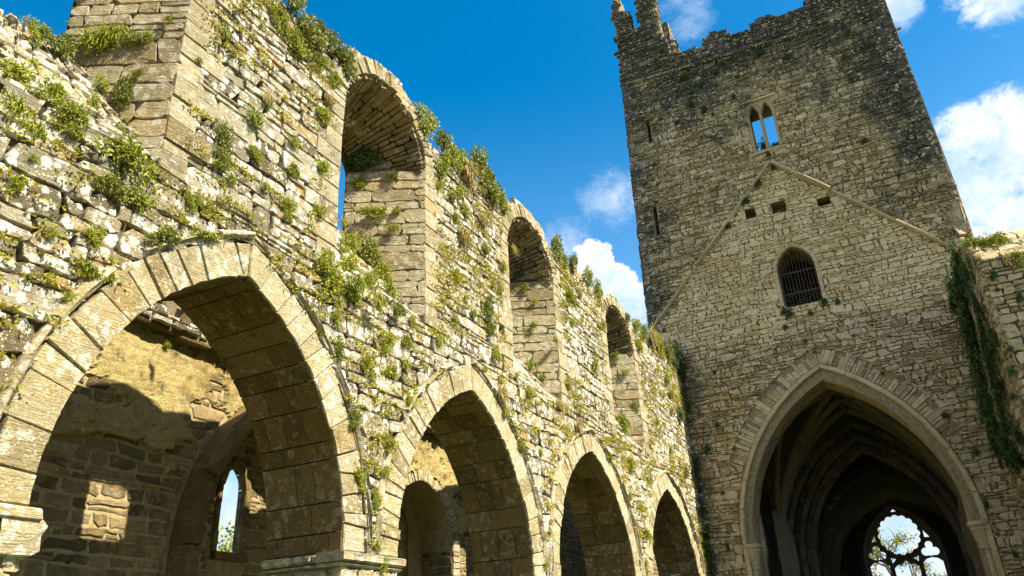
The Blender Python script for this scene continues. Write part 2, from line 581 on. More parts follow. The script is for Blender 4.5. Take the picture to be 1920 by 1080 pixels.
def ring(mb, A, mapf, N, d0, d1, rng, size=(.2, .45), h=.05, gap=.007, bev=.012, foot=None, jd=0.0, tilt=.3):
    """voussoirs between offsets d0 and d1 of arch A (foot: continue down the jambs to that level)"""
    lo_ = d0
    for side in (1, -1):
        t, T = 0.0, A.tmax((d0 + d1) / 2)
        ska = 0
        while t < T - .01:
            dt = rng.uniform(*size) / (A.r + d0)
            e = t + dt
            if T - e < size[0] * .5 / A.r:
                e = T
            o = d1 + rng.uniform(-jd, jd)
            d0 = lo_ - rng.uniform(0, jd * .15)
            skb = rng.normal(0, .010) if jd and e < T else 0
            P = [A.pt(side, t + (e - t) * j / 2 + (ska if j == 0 else skb if j == 2 else 0), d0) for j in range(3)] + \
                [A.pt(side, e - (e - t) * j / 2, o) for j in range(3)]
            ska = skb
            if e == T:
                ti, to = A.tmax(d0), A.tmax(o)
                P[2] = A.pt(side, ti, d0)
                P[3] = A.pt(side, to, o)
            Q = [mapf(a, b) for a, b in P]
            if side < 0:
                Q = Q[::-1]
            stone(mb, Q, N, rng, gap, h * rng.uniform(.7, 1.2), bev, .09, tilt)
            t = e
        if foot is not None:
            v = A.s
            while v > foot + .02:
                dv = rng.uniform(*size)
                w = max(v - dv, foot)
                o = d1 + rng.uniform(-jd, jd)
                P = [(A.c + side * (A.a + d0), w), (A.c + side * (A.a + d0), v), (A.c + side * (A.a + o), v), (A.c + side * (A.a + o), w)]
                stone(mb, [mapf(a, b) for a, b in P], N, rng, gap, h * rng.uniform(.7, 1.2), bev, .09, tilt)
                v = w


def soffit(mb, A, map3, depth, rng, size=(.28, .5), cuts=3, foot=None, h=.012, gap=.006):
    """ashlar lining of the underside: map3(u, v, s) with s the depth behind the face"""
    for side in (1, -1):
        segs = []
        t, T = 0.0, A.tmax(0)
        while t < T - .01:
            e = t + rng.uniform(*size) / A.r
            if T - e < size[0] * .4 / A.r:
                e = T
            segs.append([A.pt(side, t + (e - t) * j / 3) for j in range(4)] + [math.cos((t + e) / 2), math.sin((t + e) / 2)])
            t = e
        v = A.s
        while foot is not None and v > foot + .02:
            w = max(v - rng.uniform(*size), foot)
            x = A.c + side * A.a
            segs.append([(x, w), (x, w + (v - w) / 3), (x, w + (v - w) * 2 / 3), (x, v), 1.0, 0.0])
            v = w
        for sg in segs:
            pts, nu, nv = sg[:4], -side * sg[4], -sg[5]
            cc_ = max(1, cuts + int(rng.integers(-1, 2))) if cuts > 2 else cuts
            cut = sorted([0.0] + [depth * (k + rng.uniform(.6, 1.4)) / cc_ for k in range(cc_ - 1)] + [depth])
            o = np.array(map3(0, 0, 0))
            N = np.array(map3(nu, nv, 0)) - o
            for a, b in zip(cut, cut[1:]):
                P = [map3(u, v, a) for u, v in pts] + [map3(u, v, b) for u, v in pts[::-1]]
                stone(mb, P, N, rng, gap, h * rng.uniform(.2, 1.6), .008, .08, .4)


def sweep(mb, pts, prof, up):
    """open polyline with a fixed profile [(side, up), ...]"""
    pts = [np.array(p, float) for p in pts]
    rings = []
    up = np.array(up, float)
    for i, p in enumerate(pts):
        t = pts[min(i + 1, len(pts) - 1)] - pts[max(i - 1, 0)]
        t /= np.linalg.norm(t)
        s_ = np.cross(t, up)
        s_ /= np.linalg.norm(s_) + 1e-9
        w = np.cross(s_, t)
        rings.append([p + s_ * a + w * b for a, b in prof])
    m = len(prof)
    V = [q for r in rings for q in r]
    F = []
    for i in range(len(pts) - 1):
        for j in range(m):
            k = (j + 1) % m
            F.append((i * m + j, i * m + k, (i + 1) * m + k, (i + 1) * m + j))
    F += [tuple(range(m))[::-1], tuple((len(pts) - 1) * m + j for j in range(m))]
    mb.add(V, F)


# ------------------------------------------------------------------ ground
g_ = MB()
g_.add([(-600, -600, GZ), (600, -600, GZ), (600, 900, GZ), (-600, 900, GZ)], [(0, 1, 2, 3)])
tag(g_.build('ground', M_GROUND), None, None, kind='structure')

# ------------------------------------------------------------------ the arcade wall (nave face x = 0, thickness 1.16)
TH = 1.16
T = 24.2
IMP = 1.2
ARCHES = [Arch(.4, IMP, 1.98, 2.74), Arch(5.47, IMP, 1.86, 2.74), Arch(10.37, IMP, 1.97, 2.74), Arch(15.48, IMP, 2.08, 2.74), Arch(20.95, IMP, 2.14, 2.76)]
WINS = [3.10, 7.92, 12.96, 18.26]
WA, WSP, WSILL, SLA, SLS, SLO = 1.05, 7.35, 4.62, .36, 6.22, .10


def wtop(y):
    b = 8.22 + .10 * nz(y * .6, 1.7) + .07 * nz(y * 2.3, 5.1)
    if y > 14:
        b += min(.22, (y - 14) * .05)
    for c in WINS[1:]:
        d = abs(y - c)
        if d < 1.45:
            b = max(b, WSP + math.sqrt(max(0, 1.40 ** 2 - d * d)) - .04)
    return b


def wallmap(x):
    return lambda u, v: (x, u, v)


arcade = thing('arcade_wall', 'sunlit ruined arcade wall of pale rubble with pointed arches and round headed clerestory windows', 'wall', (0, 10, GZ))
WARCH = [Arch(c, WSP, WA, WA) for c in WINS]
rng = np.random.default_rng(7)

face_holes = [A.sdf(.40) for A in ARCHES] + [W.sdf(.0, WSILL) for W in WARCH]


def open_top(u, v):          # the first clerestory window has lost its head
    return max(abs(u - WINS[0]) - WA, WSILL - v)


face_holes.append(open_top)


def ring_hole(c):
    def f(u, v):
        if v < WSP:
            return 9.0
        return math.hypot(u - c, v - WSP) - WA - .25
    return f


for c in WINS[1:]:
    face_holes.append(ring_hole(c))


def quoin_hole(c):           # keep rubble off the dressed jambs
    def f(u, v):
        if v > WSP + .1 or v < WSILL:
            return 9.0
        return abs(u - c) - WA - .27
    return f


for c in WINS:
    face_holes.append(quoin_hole(c))

fb = MB()
keepf = lambda u, v: v < wtop(u) - .02
courses(fb, wallmap(0.0), lambda u, v: (1, 0, 0), -2.0, T + .1, IMP - .1, 9.0, rng, ch=lambda v: (.12, .36) if v < 5.6 else (.09, .25), asp=(1.1, 3.9), holes=face_holes, keep=keepf,
        h=.030, gap=.010, bev=.006, split=.5, wob=.07, seed=3.1, jitter=.026)
fb.build('facing_stones', M_WALL, arcade)

# core with the openings
core = MB()
top = [(y, wtop(y) - .12) for y in np.arange(T + .0, -2.01, -.25)]
outer = [(-2.0, IMP)]
for A in ARCHES:
    outer += A.outline(IMP, .02)[::-1]
outer += [(T, IMP)]
tp = []
for (y, z) in top:
    if abs(y - WINS[0]) < WA:
        continue
    if tp and tp[-1][0] > WINS[0] + WA - .01 and y < WINS[0]:
        tp += [(WINS[0] + WA, tp[-1][1]), (WINS[0] + WA, WSILL), (WINS[0] - WA, WSILL), (WINS[0] - WA, z)]
    tp.append((y, z))
outer_f = outer + tp
tpb = [(y, z) for (y, z) in top if abs(y - WINS[0] - SLO) >= SLA]
tb = []
for (y, z) in tpb:
    if tb and tb[-1][0] > WINS[0] and y < WINS[0]:
        tb += [(WINS[0] + SLO + SLA, tb[-1][1]), (WINS[0] + SLO + SLA, SLS), (WINS[0] + SLO - SLA, SLS), (WINS[0] + SLO - SLA, z)]
    tb.append((y, z))
SLIT = [Arch(c + SLO, 7.3, SLA, SLA) for c in WINS]
sheet(core, outer_f, [W.outline(WSILL, .02) for W in WARCH[1:]], wallmap(-.045))
sheet(core, outer + tb, [s_.outline(SLS) for s_ in SLIT[1:]], wallmap(-TH), True)
rim(core, top, wallmap(-.045), wallmap(-TH), False)
core.build('wall_core', M_CORE, arcade)

crest = MB()
cr = [(y, 8.38 + .16 * nz(y * .9, 7.7) + .18 * nz(y * 3.1, 2.4)) for y in np.arange(4.3, 14.0, .18)]
plate(crest, [(4.3, 8.0), (13.9, 8.0)] + cr[::-1], [], wallmap(-.72), wallmap(-TH + .01))
crest.build('crest', M_WALL, arcade)
# piers below the springing
edges = [(-2.0, ARCHES[0].c - ARCHES[0].a)] + [(a.c + a.a, b.c - b.a) for a, b in zip(ARCHES, ARCHES[1:])] + [(ARCHES[-1].c + ARCHES[-1].a, T)]
for (a, b) in edges:
    pb, cap = MB(), MB()
    pb.box((-TH + .03, a + .02, GZ), (-.03, b - .02, IMP - .05))
    courses(pb, wallmap(0.0), lambda u, v: (1, 0, 0), a, b, GZ, IMP - .17, rng, ch=(.28, .4), asp=(1.0, 2.2), h=.02, gap=.006, split=.05, wob=.01)
    for yy, sg in ((a, -1), (b, 1)):
        courses(pb, lambda u, v, yy=yy: (u, yy, v), lambda u, v, sg=sg: (0, sg, 0), -TH, 0.0, GZ, IMP - .17, rng, ch=(.28, .4), asp=(1.0, 2.2), h=.02,
                gap=.006, split=.05, wob=.01)
    # moulded impost: two stepped courses of worn blocks
    for z0, z1, pr in ((IMP - .17, IMP - .12, .05), (IMP - .12, IMP + .0, .08)):
        for y0, y1 in ((a - .02, (a + b) / 2), ((a + b) / 2, b + .02)):
            stone(cap, [(.0, y0 - pr * .9, z0), (.0, y1 + pr * .9 * (y1 == b + .02), z0), (.0, y1 + pr * .9 * (y1 == b + .02), z1), (.0, y0 - pr * .9, z1)], (1, 0, 0), rng, .004, pr, .02, .3, .2)
        for yy, sg in ((a, -1), (b, 1)):
            if sg == 1 and 3 < b < 4:
                continue
            for x0, x1 in ((-TH, -.75), (-.75, -.4), (-.4, .02)):
                stone(cap, [(x0, yy, z0), (x1, yy, z0), (x1, yy, z1), (x0, yy, z1)], (0, sg, 0), rng, .01, pr * rng.uniform(.6, 1.1), .025, .2, .4)
    if 3 < b < 4:
        for x0, x1 in ((-TH, -.8), (-.8, -.42), (-.42, .06)):
            stone(cap, [(x0, b, IMP - .40), ((x0 + x1) / 2, b, IMP - .42), (x1, b, IMP - .36), (x1 + .03, b, IMP - .2), (x1, b, IMP - .05), ((x0 + x1) / 2, b, IMP - .02), (x0, b, IMP - .04)], (0, 1, 0), rng, .008, .2, .09, .2, .3)
    cap.build('capital', M_ASH, pb.build('pier', M_ASH, arcade))

for A in ARCHES:
    vb = MB()
    ring(vb, A, wallmap(0.0), (1, 0, 0), .0, .41, rng, (.14, .40), .026, .006, .010, jd=.035, tilt=.5)
    o = vb.build('arch_ring', M_ASH, arcade)
    sb = MB()
    soffit(sb, A, lambda u, v, s_: (-s_, u, v), TH, rng, size=(.2, .55), h=.006, gap=.007)
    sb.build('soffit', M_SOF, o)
    hb = MB()
    for side in (1, -1):
        t, TT = 0.03, A.tmax(.5)
        while t < TT - .02:
            e = min(t + rng.uniform(.3, .75) / (A.r + .45), TT)
            if rng.random() > .03:
                w0, w1 = .43 + rng.uniform(-.015, .01), .515 + rng.uniform(-.02, .02)
                P = [A.pt(side, t + (e - t) * j / 3, w0) for j in range(4)] + [A.pt(side, e - (e - t) * j / 3, w1) for j in range(4)]
                Q = [(0, a, b) for a, b in P]
                stone(hb, Q if side > 0 else Q[::-1], (1, 0, 0), rng, .004, rng.uniform(.07, .095), .035, .05, .25)
            t = e
    hb.build('hood_mould', M_ASH, o)

# clerestory windows: splayed jambs, soffit, sloping sill, arch head
for i, c in enumerate(WINS):
    def jm(side):
        return lambda u, v: (-u, c + SLO * u / TH + side * (WA - (WA - SLA) * u / TH), v)
    for side in (-1, 1):
        jb = MB()
        nrm = np.array([.5, -side * .86, 0])
        jf = jm(side)
        sheet(jb, [(0, WSILL - .15), (TH, SLS - .2), (TH, WSP + .1), (0, WSP + .1)], [], lambda u, v: tuple(np.array(jf(u, v)) - nrm * .03))
        hi_ = WSP + .05 if i else 8.0
        courses(jb, jm(side), lambda u, v: nrm, -.035, TH, WSILL - .1, hi_, rng, ch=(.16, .36), asp=(1.2, 3.0), h=.014, gap=.006, bev=.008, split=.3, wob=.02,
                keep=lambda u, v: v > WSILL + (SLS - WSILL) * u / TH - .1)
        z = WSILL
        k = 0
        while z < hi_ - .05:                      # dressed quoins on the wall face
            dz = min(rng.uniform(.22, .36), hi_ - z)
            ln = (.52 if k % 2 else .33) * rng.uniform(.95, 1.15)
            y0 = c + side * WA
            P = [(0, y0, z), (0, y0 + side * ln, z), (0, y0 + side * ln, z + dz), (0, y0, z + dz)]
            stone(jb, P, (1, 0, 0), rng, .005, .04 * rng.uniform(.8, 1.2), .010, .08, .2)
            z += dz
            k += 1
        jo = jb.build('window_jamb', M_JAMB, arcade)
    sb = MB()

    def sm(u, v):
        f = v
        a = WA - (WA - SLA) * f
        return (-.02 - f * (TH - .02), c + SLO * f + u * a, WSILL + (SLS - WSILL) * f)
    nsl = np.array([.85, 0, .53])
    courses(sb, sm, lambda u, v: nsl, -1, 1, 0, 1, rng, ch=(.08, .16), asp=(1.5, 3.5), h=.05, gap=.012, split=.1, wob=.03)
    plate_ = [(-1, 0), (1, 0), (1, 1), (-1, 1)]
    sheet(sb, plate_, [], lambda u, v: tuple(np.array(sm(u, v)) - nsl * .02))
    sb.build('sill', M_WALL, jo)
    if i:
        vb = MB()

        def hp(u, v):
            f, t_ = u / TH, v
            a = WA - (WA - .62) * f
            z0 = WSP + (7.3 - WSP) * f
            return (-f * TH, c + SLO * f + a * math.cos(t_), z0 + a * math.sin(t_))
        courses(vb, hp, lambda u, v: (.3, -math.cos(v), -math.sin(v)), 0, TH, 0, math.pi, rng, ch=(.07, .15), asp=(1.8, 6), h=.05, gap=.006, bev=.008,
                split=.3, wob=.05, jitter=.012)
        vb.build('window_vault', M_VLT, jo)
        ab = MB()
        ring(ab, WARCH[i], wallmap(0.0), (1, 0, 0), .0, .27, rng, (.09, .2), .05, .006, .012, jd=.03)
        # the crown shows its top too
        th = .5
        while th < math.pi - .5:
            e = th + rng.uniform(.1, .2)
            P = [(x, c + 1.32 * math.cos(t_), WSP + 1.32 * math.sin(t_)) for x, t_ in ((0.03, th), (.03, e), (-.6, e), (-.6, th))]
            stone(ab, P, (0, math.cos(th), math.sin(th)), rng, .006, .03, .012, .1, .4)
            th = e
        ab.build('window_arch', M_JAMB, jo)

# ------------------------------------------------------------------ the aisle wall behind the arcade (face x = AX)
AX = -5.0
aisle = thing('aisle_wall', 'half lit aisle wall with patchy plaster and mortared dark rubble seen through the arches', 'wall', (AX, 12, GZ))
R1, R2 = Arch(11.48, 1.9, 2.05, 3.0), Arch(16.45, 2.55, 1.42, 1.6)
LW1, LW2 = Arch(11.2, 3.3, .31, .45), Arch(16.55, 3.1, .5, .5)
ab = MB()


def atop(y):
    d = .18 * nz(y * .8, 2.2) + .1 * nz(y * 2.7, 9.2)
    return 6.35 + d - (.75 if 7.9 < y < 8.7 else 0)


tl = [(y, atop(y)) for y in np.arange(36.9, -6.01, -.3)]
ol = [(-6, GZ), (36.9, GZ)] + tl
sheet(ab, ol, [R1.outline(GZ + .3), R2.outline(.4)], wallmap(AX))
sheet(ab, ol, [LW1.outline(2.05), LW2.outline(1.9)], wallmap(AX - .95), True)
rim(ab, ol, wallmap(AX), wallmap(AX - .95))
for R_, z in ((R1, GZ + .3), (R2, .4)):
    rim(ab, R_.outline(z), wallmap(AX), wallmap(AX - .95))
ab.build('wall_core', M_MORTAR, aisle)
rs = MB()
hol = [R1.sdf(.42), R2.sdf(.3, .4)]
courses(rs, wallmap(AX), lambda u, v: (1, 0, 0), 4.3, 34, .2, 5.42, rng, ch=(.12, .26), asp=(1.2, 3.4), holes=hol, h=.018, gap=.028, bev=.012, split=.2,
        wob=.07, seed=5, jitter=.022, keep=lambda u, v: u < 23.4 or v < 3.55)
courses(rs, wallmap(AX), lambda u, v: (1, 0, 0), 23.5, 36.5, .2, 6.3, rng, ch=(.14, .32), asp=(1.2, 3.4), h=.018, gap=.03, split=.2, wob=.07, seed=15, jitter=.022)
for R_ in (R1,):
    courses(rs, wallmap(AX - .95), lambda u, v: (1, 0, 0), 9.8, 14, 1.0, 4.9, rng, ch=(.12, .26), asp=(1.2, 3.4), holes=[LW1.sdf(.13)], h=.018, gap=.03,
            split=.2, wob=.07, seed=6, jitter=.022)
    courses(rs, lambda u, v: (AX - u, R1.c + R1.a, v), lambda u, v: (0, -1, 0), 0, .95, 0, 2.0, rng, ch=(.12, .26), asp=(1.2, 3.4), h=.018, gap=.03, split=.2, wob=.04)
courses(rs, lambda u, v: (AX - u, R2.c + R2.a, v), lambda u, v: (0, -1, 0), 0, .95, .4, 2.6, rng, ch=(.12, .26), asp=(1.2, 3.4), h=.018, gap=.03, split=.2, wob=.04)
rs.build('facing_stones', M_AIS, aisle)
pl = MB()
nu, nv = 260, 44
V, F = [], []
for i in range(nu + 1):
    for j in range(nv + 1):
        y, z = 4.2 + 19.3 * i / nu, 2.75 + 2.62 * j / nv
        d = .05 + .035 * noise.fractal(Vector((y * 1.6, z * 1.6, 3)), 1, 2, 5) + .02 * nz(y * 6, z * 9)
        if j == 0 or z < 3.15 + .5 * nz(y * .9, 3.3) + .35 * nz(y * 3.7, z * 3.7, 2.0):
            d = -.03
        q = noise.fractal(Vector((y * .9, z * 1.3, 21)), 1, 2, 6) - (.36 - max(0, 3.6 - z) * .35)
        d -= .10 * min(1, max(0, q / .12 + .5))
        V.append((AX + d, y, z))
for i in range(nu):
    for j in range(nv):
        a = i * (nv + 1) + j
        cy, cz = 4.2 + 19.3 * (i + .5) / nu, 2.75 + 2.62 * (j + .5) / nv
        if R1.sdf(.35)(cy, cz) < 0 or R2.sdf(.28)(cy, cz) < 0:
            continue
        F.append((a, a + nv + 1, a + nv + 2, a + 1))
pl.add(V, F)
pl.build('plaster', M_PLASTER, aisle)
up = MB()
OV = AX + .27                                                     # the wall oversails where the aisle roof sat
courses(up, wallmap(OV), lambda u, v: (1, 0, 0), 4.2, 23.5, 5.42, 6.6, rng, ch=(.10, .2), asp=(1.3, 4), h=.05, gap=.012, holes=(), keep=lambda u, v: v < atop(u) + .02, seed=8)
up.build('upper_stones', M_WALL, aisle)
lb = MB()
y = 4.2
while y < 23.4:
    e = min(y + rng.uniform(.5, 1.1), 23.5)
    stone(lb, [(AX, y, 5.42), (AX, e, 5.42), (OV - .01, e, 5.42), (OV - .01, y, 5.42)], (0, 0, -1), rng, .004, rng.uniform(.03, .09), .02, .05, .3)
    y = e
pro = [(4.2, 5.43), (23.5, 5.43)] + [(y, atop(y) - .03) for y in np.arange(23.5, 4.19, -.3)]
plate(lb, pro, [], wallmap(AX + .001), wallmap(OV - .03))
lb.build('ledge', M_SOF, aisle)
rv = MB()
ring(rv, R1, wallmap(AX), (1, 0, 0), .0, .36, rng, (.8, 1.4), .38, .004, .03, foot=GZ + .3, tilt=.06)
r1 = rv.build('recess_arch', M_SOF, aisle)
rv = MB()
ring(rv, R2, wallmap(AX), (1, 0, 0), .0, .32, rng, (.08, .2), .05, .006, .012, foot=.4)
r2 = rv.build('recess_arch', M_ASH, aisle)
for LW, z, par in ((LW1, 2.05, r1), (LW2, 1.9, r2)):
    fr = MB()
    ring(fr, LW, wallmap(AX - .95), (1, 0, 0), -.02, .12, rng, (.3, .6), .06, .004, .015, foot=z)
    soffit(fr, LW, lambda u, v, s_: (AX - .9 - s_, u, v), .25, rng, cuts=1, foot=z)
    fr.box((AX - 1.15, LW.c - LW.a - .1, z - .14), (AX - .8, LW.c + LW.a + .1, z))
    fr.build('lancet_frame', M_SOF, par)

# ------------------------------------------------------------------ the crossing tower (west face y = T)
tower = thing('crossing_tower', 'tall shaded crossing tower with battlements, a gable scar and a great pointed arch', 'tower', (4.3, 28.5, GZ))
TA = Arch(4.32, 2.68, 3.2, 5.0)          # outer edge of the moulded arch
TI = Arch(4.32, 2.68, 2.86, 4.5)         # clear opening
LOW = Arch(4.28, 11.0, .58, .75)
SIL = [(-.84, GZ), (-.84, 10.2), (-.72, 17.1), (-.60, 20.4)]
turL = [(-.56, 24.1), (-.70, 24.3), (-.52, 25.3), (-.20, 25.2), (-.30, 24.55), (-.04, 24.45), (-.10, 24.1), (.09, 24.2), (.12, 23.3), (.50, 23.32), (.42, 24.0), (.45, 25.3),
        (1.22, 25.2), (1.24, 22.3), (1.42, 22.1), (1.54, 21.36)]
par = [(1.9, 21.2), (2.75, 21.12), (2.8, 21.45), (3.1, 21.6), (3.62, 21.55), (3.8, 21.25), (4.3, 21.1), (4.65, 21.08), (4.8, 21.3), (4.95, 21.5), (5.45, 21.45), (5.65, 21.2), (6.3, 21.2),
       (6.7, 21.25), (6.72, 22.6), (7.7, 22.5), (7.75, 24.6), (9.1, 24.5)]
edgeR = [(9.16, 20.1), (9.25, 16.1), (9.33, 12.58), (9.33, GZ)]
OUT = SIL + turL + par + edgeR


def in_poly(u, v, poly):
    r = False
    n = len(poly)
    for i in range(n):
        x0, y0 = poly[i]
        x1, y1 = poly[(i + 1) % n]
        if (y0 > v) != (y1 > v) and u < (x1 - x0) * (v - y0) / (y1 - y0) + x0:
            r = not r
    return r


def rect(u0, u1, v0, v1):
    f = lambda u, v: max(abs(u - (u0 + u1) / 2) - (u1 - u0) / 2, abs(v - (v0 + v1) / 2) - (v1 - v0) / 2)
    f.box = (u0, u1, v0, v1)
    return f


SLOTS = [(.13, .27, 17.5, 18.55), (-.10, .04, 13.5, 14.75)]
HOLES = [(3.08, 3.42, 13.2, 13.58), (3.96, 4.42, 13.12, 13.55), (5.40, 5.80, 12.94, 13.24), (2.0, 2.14, 20.15, 20.3), (3.1, 3.22, 20.1, 20.24), (5.1, 5.24, 20.0, 20.16), (6.2, 6.34, 19.95, 20.1),
         (7.0, 7.2, 19.95, 20.15)]
UWX, UWZ0, UWZ1, UWH = 4.28, 15.70, 17.75, .43
th_ = [TA.sdf(.0), LOW.sdf(.10, 9.68), rect(UWX - .50, UWX + .50, UWZ0 - .05, UWZ1 + .12)] + [rect(*r_) for r_ in SLOTS + HOLES]


def tmap(u, v):
    if v < 20.4:
        lo_ = -.84 if v < 10.2 else -.84 + (v - 10.2) * .0174 if v < 17.1 else -.72 + (v - 17.1) * .036
        ro = .05 * nz(v * 2.1, 3.3) + .03 * nz(v * 6, 8.3)
        u = min(max(u, lo_ - .02 - ro * .6), 9.35 - max(0, v - 8) * .0155 + ro)
    return (u, T - .02 + .035 * nz(u * .55, v * .55, 6) + .02 * nz(u * 1.7, v * 1.7, 9), v)




def gable(u, v):
    return v < 15.0 - abs(u - 4.25) * 1.06


def relieve(u, v):
    if v < TA.s + 2.3:
        return 9.0
    return math.hypot(abs(u - TA.c) + TA.k, v - TA.s) - TA.r - .5


tf, gf = MB(), MB()


def route(u, v):
    if gable(u, v) and v > 9.0 + .5 * nz(u, 4.4):
        return (gf, .022)
    return (tf, .038)


rng = np.random.default_rng(21)
courses(tf, tmap, lambda u, v: (0, -1, 0), -.86, 9.36, 1.2, 25.3, rng, ch=(.075, .19), asp=(.8, 2.8), holes=th_ + [relieve], keep=lambda u, v: in_poly(u, v, OUT) and (rng.random() > .022 or gable(u, v)),
        h=.05, gap=.008, bev=.016, split=.5, wob=.15, jitter=.026, step=.3, seed=9.3, route=route)
# rough relieving ring of thin stones over the arch
for side in (1, -1):
    t = .42
    while t < TA.tmax(.3):
        e = t + rng.uniform(.07, .2) / TA.r
        d1 = .52 + rng.uniform(-.27, .08)
        P = [TA.pt(side, t, .01), TA.pt(side, e, .01), TA.pt(side, e, d1), TA.pt(side, t, d1)]
        Q = [(a, T, b) for a, b in P]
        if max(p[1] for p in P) > TA.s + 2.2:
            stone(tf, Q if side < 0 else Q[::-1], (0, -1, 0), rng, .006, rng.uniform(.012, .045), .015, .07, .5)
        t = e
tf.build('facing_stones', M_TOW, tower)
gf.build('gable_infill', M_GAB, tower)

tc_ = MB()
uw_hole = [(UWX - UWH, UWZ0), (UWX + UWH, UWZ0), (UWX + UWH, UWZ1), (UWX - UWH, UWZ1)]
rr = lambda r_: [(r_[0], r_[2]), (r_[1], r_[2]), (r_[1], r_[3]), (r_[0], r_[3])]
f0, f1 = (lambda u, v: (u, T + .018, v)), (lambda u, v: (u, T + 1.1, v))
low = [(u, v) for u, v in OUT if v < 21.0]
body = [(-.84, GZ), (-.84, 10.2), (-.72, 17.1), (-.60, 20.6), (9.14, 20.6), (9.25, 16.1), (9.33, 12.58), (9.33, GZ)]
arch_notch = TI.outline(GZ)[::-1]
bodyf = body[:1] + body[1:] + arch_notch[::-1]
hl = [uw_hole, LOW.outline(9.70)] + [rr(r_) for r_ in SLOTS + HOLES]
sheet(tc_, bodyf, hl, f0)
sheet(tc_, bodyf, [uw_hole, LOW.outline(9.70)], f1, True)
for hh_ in hl:
    rim(tc_, hh_, f0, f1)
for r_ in HOLES:
    tc_.add([(r_[0], T + .5, r_[2]), (r_[1], T + .5, r_[2]), (r_[1], T + .5, r_[3]), (r_[0], T + .5, r_[3])], [(0, 1, 2, 3)])
for r_ in SLOTS:
    tc_.add([(r_[0], T + .5, r_[2]), (r_[1], T + .5, r_[2]), (r_[1], T + .5, r_[3]), (r_[0], T + .5, r_[3])], [(0, 1, 2, 3)])
rim(tc_, [(-.84, GZ), (-.84, 10.2), (-.72, 17.1), (-.60, 20.6), (9.14, 20.6), (9.25, 16.1), (9.33, 12.58), (9.33, GZ)], f0, f1, False)
# parapet wall with its merlons, half a metre thick, on top of the body
ptop = [(-.60, 20.602)] + turL + par + [(9.14, 20.602)]
plate(tc_, ptop, [], f0, lambda u, v: (u, T + .6, v))
# the other three walls, roofless
TD = 8.6
tc_.box((-.80, T + 1.102, GZ), (.30, T + TD, 20.3))
tc_.box((8.25, T + 1.102, GZ), (9.28, T + TD, 19.2))
tc_.box((.302, T + TD - 1.0, 9.4), (8.248, T + TD, 19.6))
tc_.box((.302, T + 1.102, 9.1), (8.248, T + TD - 1.002, 9.4))
tc_.build('wall_core', M_TCORE, tower)
# depth of the left turret: side faces with their own stones
td = MB()
for (x, z0, z1, y1) in ((1.24, 21.4, 25.2, .6), (.09, 23.3, 24.4, .5)):
    courses(td, lambda u, v, x=x: (x, T + u, v), lambda u, v: (1, 0, 0), 0, y1, z0, z1, rng, ch=(.15, .28), asp=(1, 2.5), h=.03, split=.1, wob=.02)
td.box((1.05, T + .61, 21.0), (1.62, T + 1.5, 22.6))
td.box((1.15, T + .61, 22.6), (1.5, T + 1.3, 23.6))
for x, z0, z1 in ((1.62, 21.0, 22.6),):
    courses(td, lambda u, v, x=x: (x, T + .61 + u, v), lambda u, v: (1, 0, 0), 0, .9, z0, z1, rng, ch=(.15, .28), asp=(1, 2.5), h=.06, split=.1, wob=.02)
    courses(td, lambda u, v: (u, T + .61, v), lambda u, v: (0, -1, 0), 1.05, 1.62, z0, z1, rng, ch=(.15, .28), asp=(1, 2.5), h=.05, split=.1, wob=.02)
td.build('turret', M_TOW, tower)
# quoins up both edges
for sgn, xf in ((-1, lambda z: -.84 + .24 * max(0, (z - 8)) / 12.6), (1, lambda z: 9.33 - .017 * max(0, (z - 8)))):
    z, k = 6.0, 0
    qb = MB()
    while z < 20.3:
        dz = rng.uniform(.2, .38)
        ln = (.5 if k % 2 else .26) * rng.uniform(.8, 1.2)
        x = xf(z)
        if sgn < 0 or z > 12.5:
            stone(qb, [(x, T, z), (x - sgn * ln, T, z), (x - sgn * ln, T, z + dz), (x, T, z + dz)], (0, -1, 0), rng, .006, .075, .015, .07, .2)
            stone(qb, [(x, T - .06, z), (x, T + .5, z), (x, T + .5, z + dz), (x, T - .06, z + dz)], (sgn, 0, 0), rng, .006, .03, .015, .07, .2)
        z += dz
        k += 1
    qb.build('quoins', M_TOW, tower)
# string course under the parapet
st = MB()
x = -.66
while x < 9.1:
    e = min(x + rng.uniform(.5, 1.2), 9.16)
    z = lambda q: 20.48 - .085 * q
    if x < 7.9:
        stone(st, [(x, T, z(x)), (e, T, z(e)), (e, T, z(e) + .13), (x, T, z(x) + .13)], (0, -1, 0), rng, .004, rng.uniform(.12, .16), .03, .05, .1)
    x = e
st.build('string_course', M_TOW, tower)
# roof scar: drip moulding of the vanished nave roof
for (x0, z0), (x1, z1) in (((4.25, 15.06), (-.75, 9.83)), ((4.25, 15.06), (8.85, 10.18))):
    L = math.hypot(x1 - x0, z1 - z0)
    t = 0
    dr = MB()
    nx, nz_ = -(z1 - z0) / L, (x1 - x0) / L
    if nz_ < 0:
        nx, nz_ = -nx, -nz_
    while t < L - .1:
        e = min(t + rng.uniform(.5, 1.3), L)
        a = (x0 + (x1 - x0) * t / L, z0 + (z1 - z0) * t / L)
        b = (x0 + (x1 - x0) * e / L, z0 + (z1 - z0) * e / L)
        w = rng.uniform(.11, .15)
        if rng.random() > -1:
            stone(dr, [(a[0], T, a[1]), (b[0], T, b[1]), (b[0] + nx * w, T, b[1] + nz_ * w), (a[0] + nx * w, T, a[1] + nz_ * w)], (0, -1, 0), rng, .004, rng.uniform(.13, .24), .03, .05, .4)
        t = e
    dr.build('drip_mould', M_MOULD, tower)
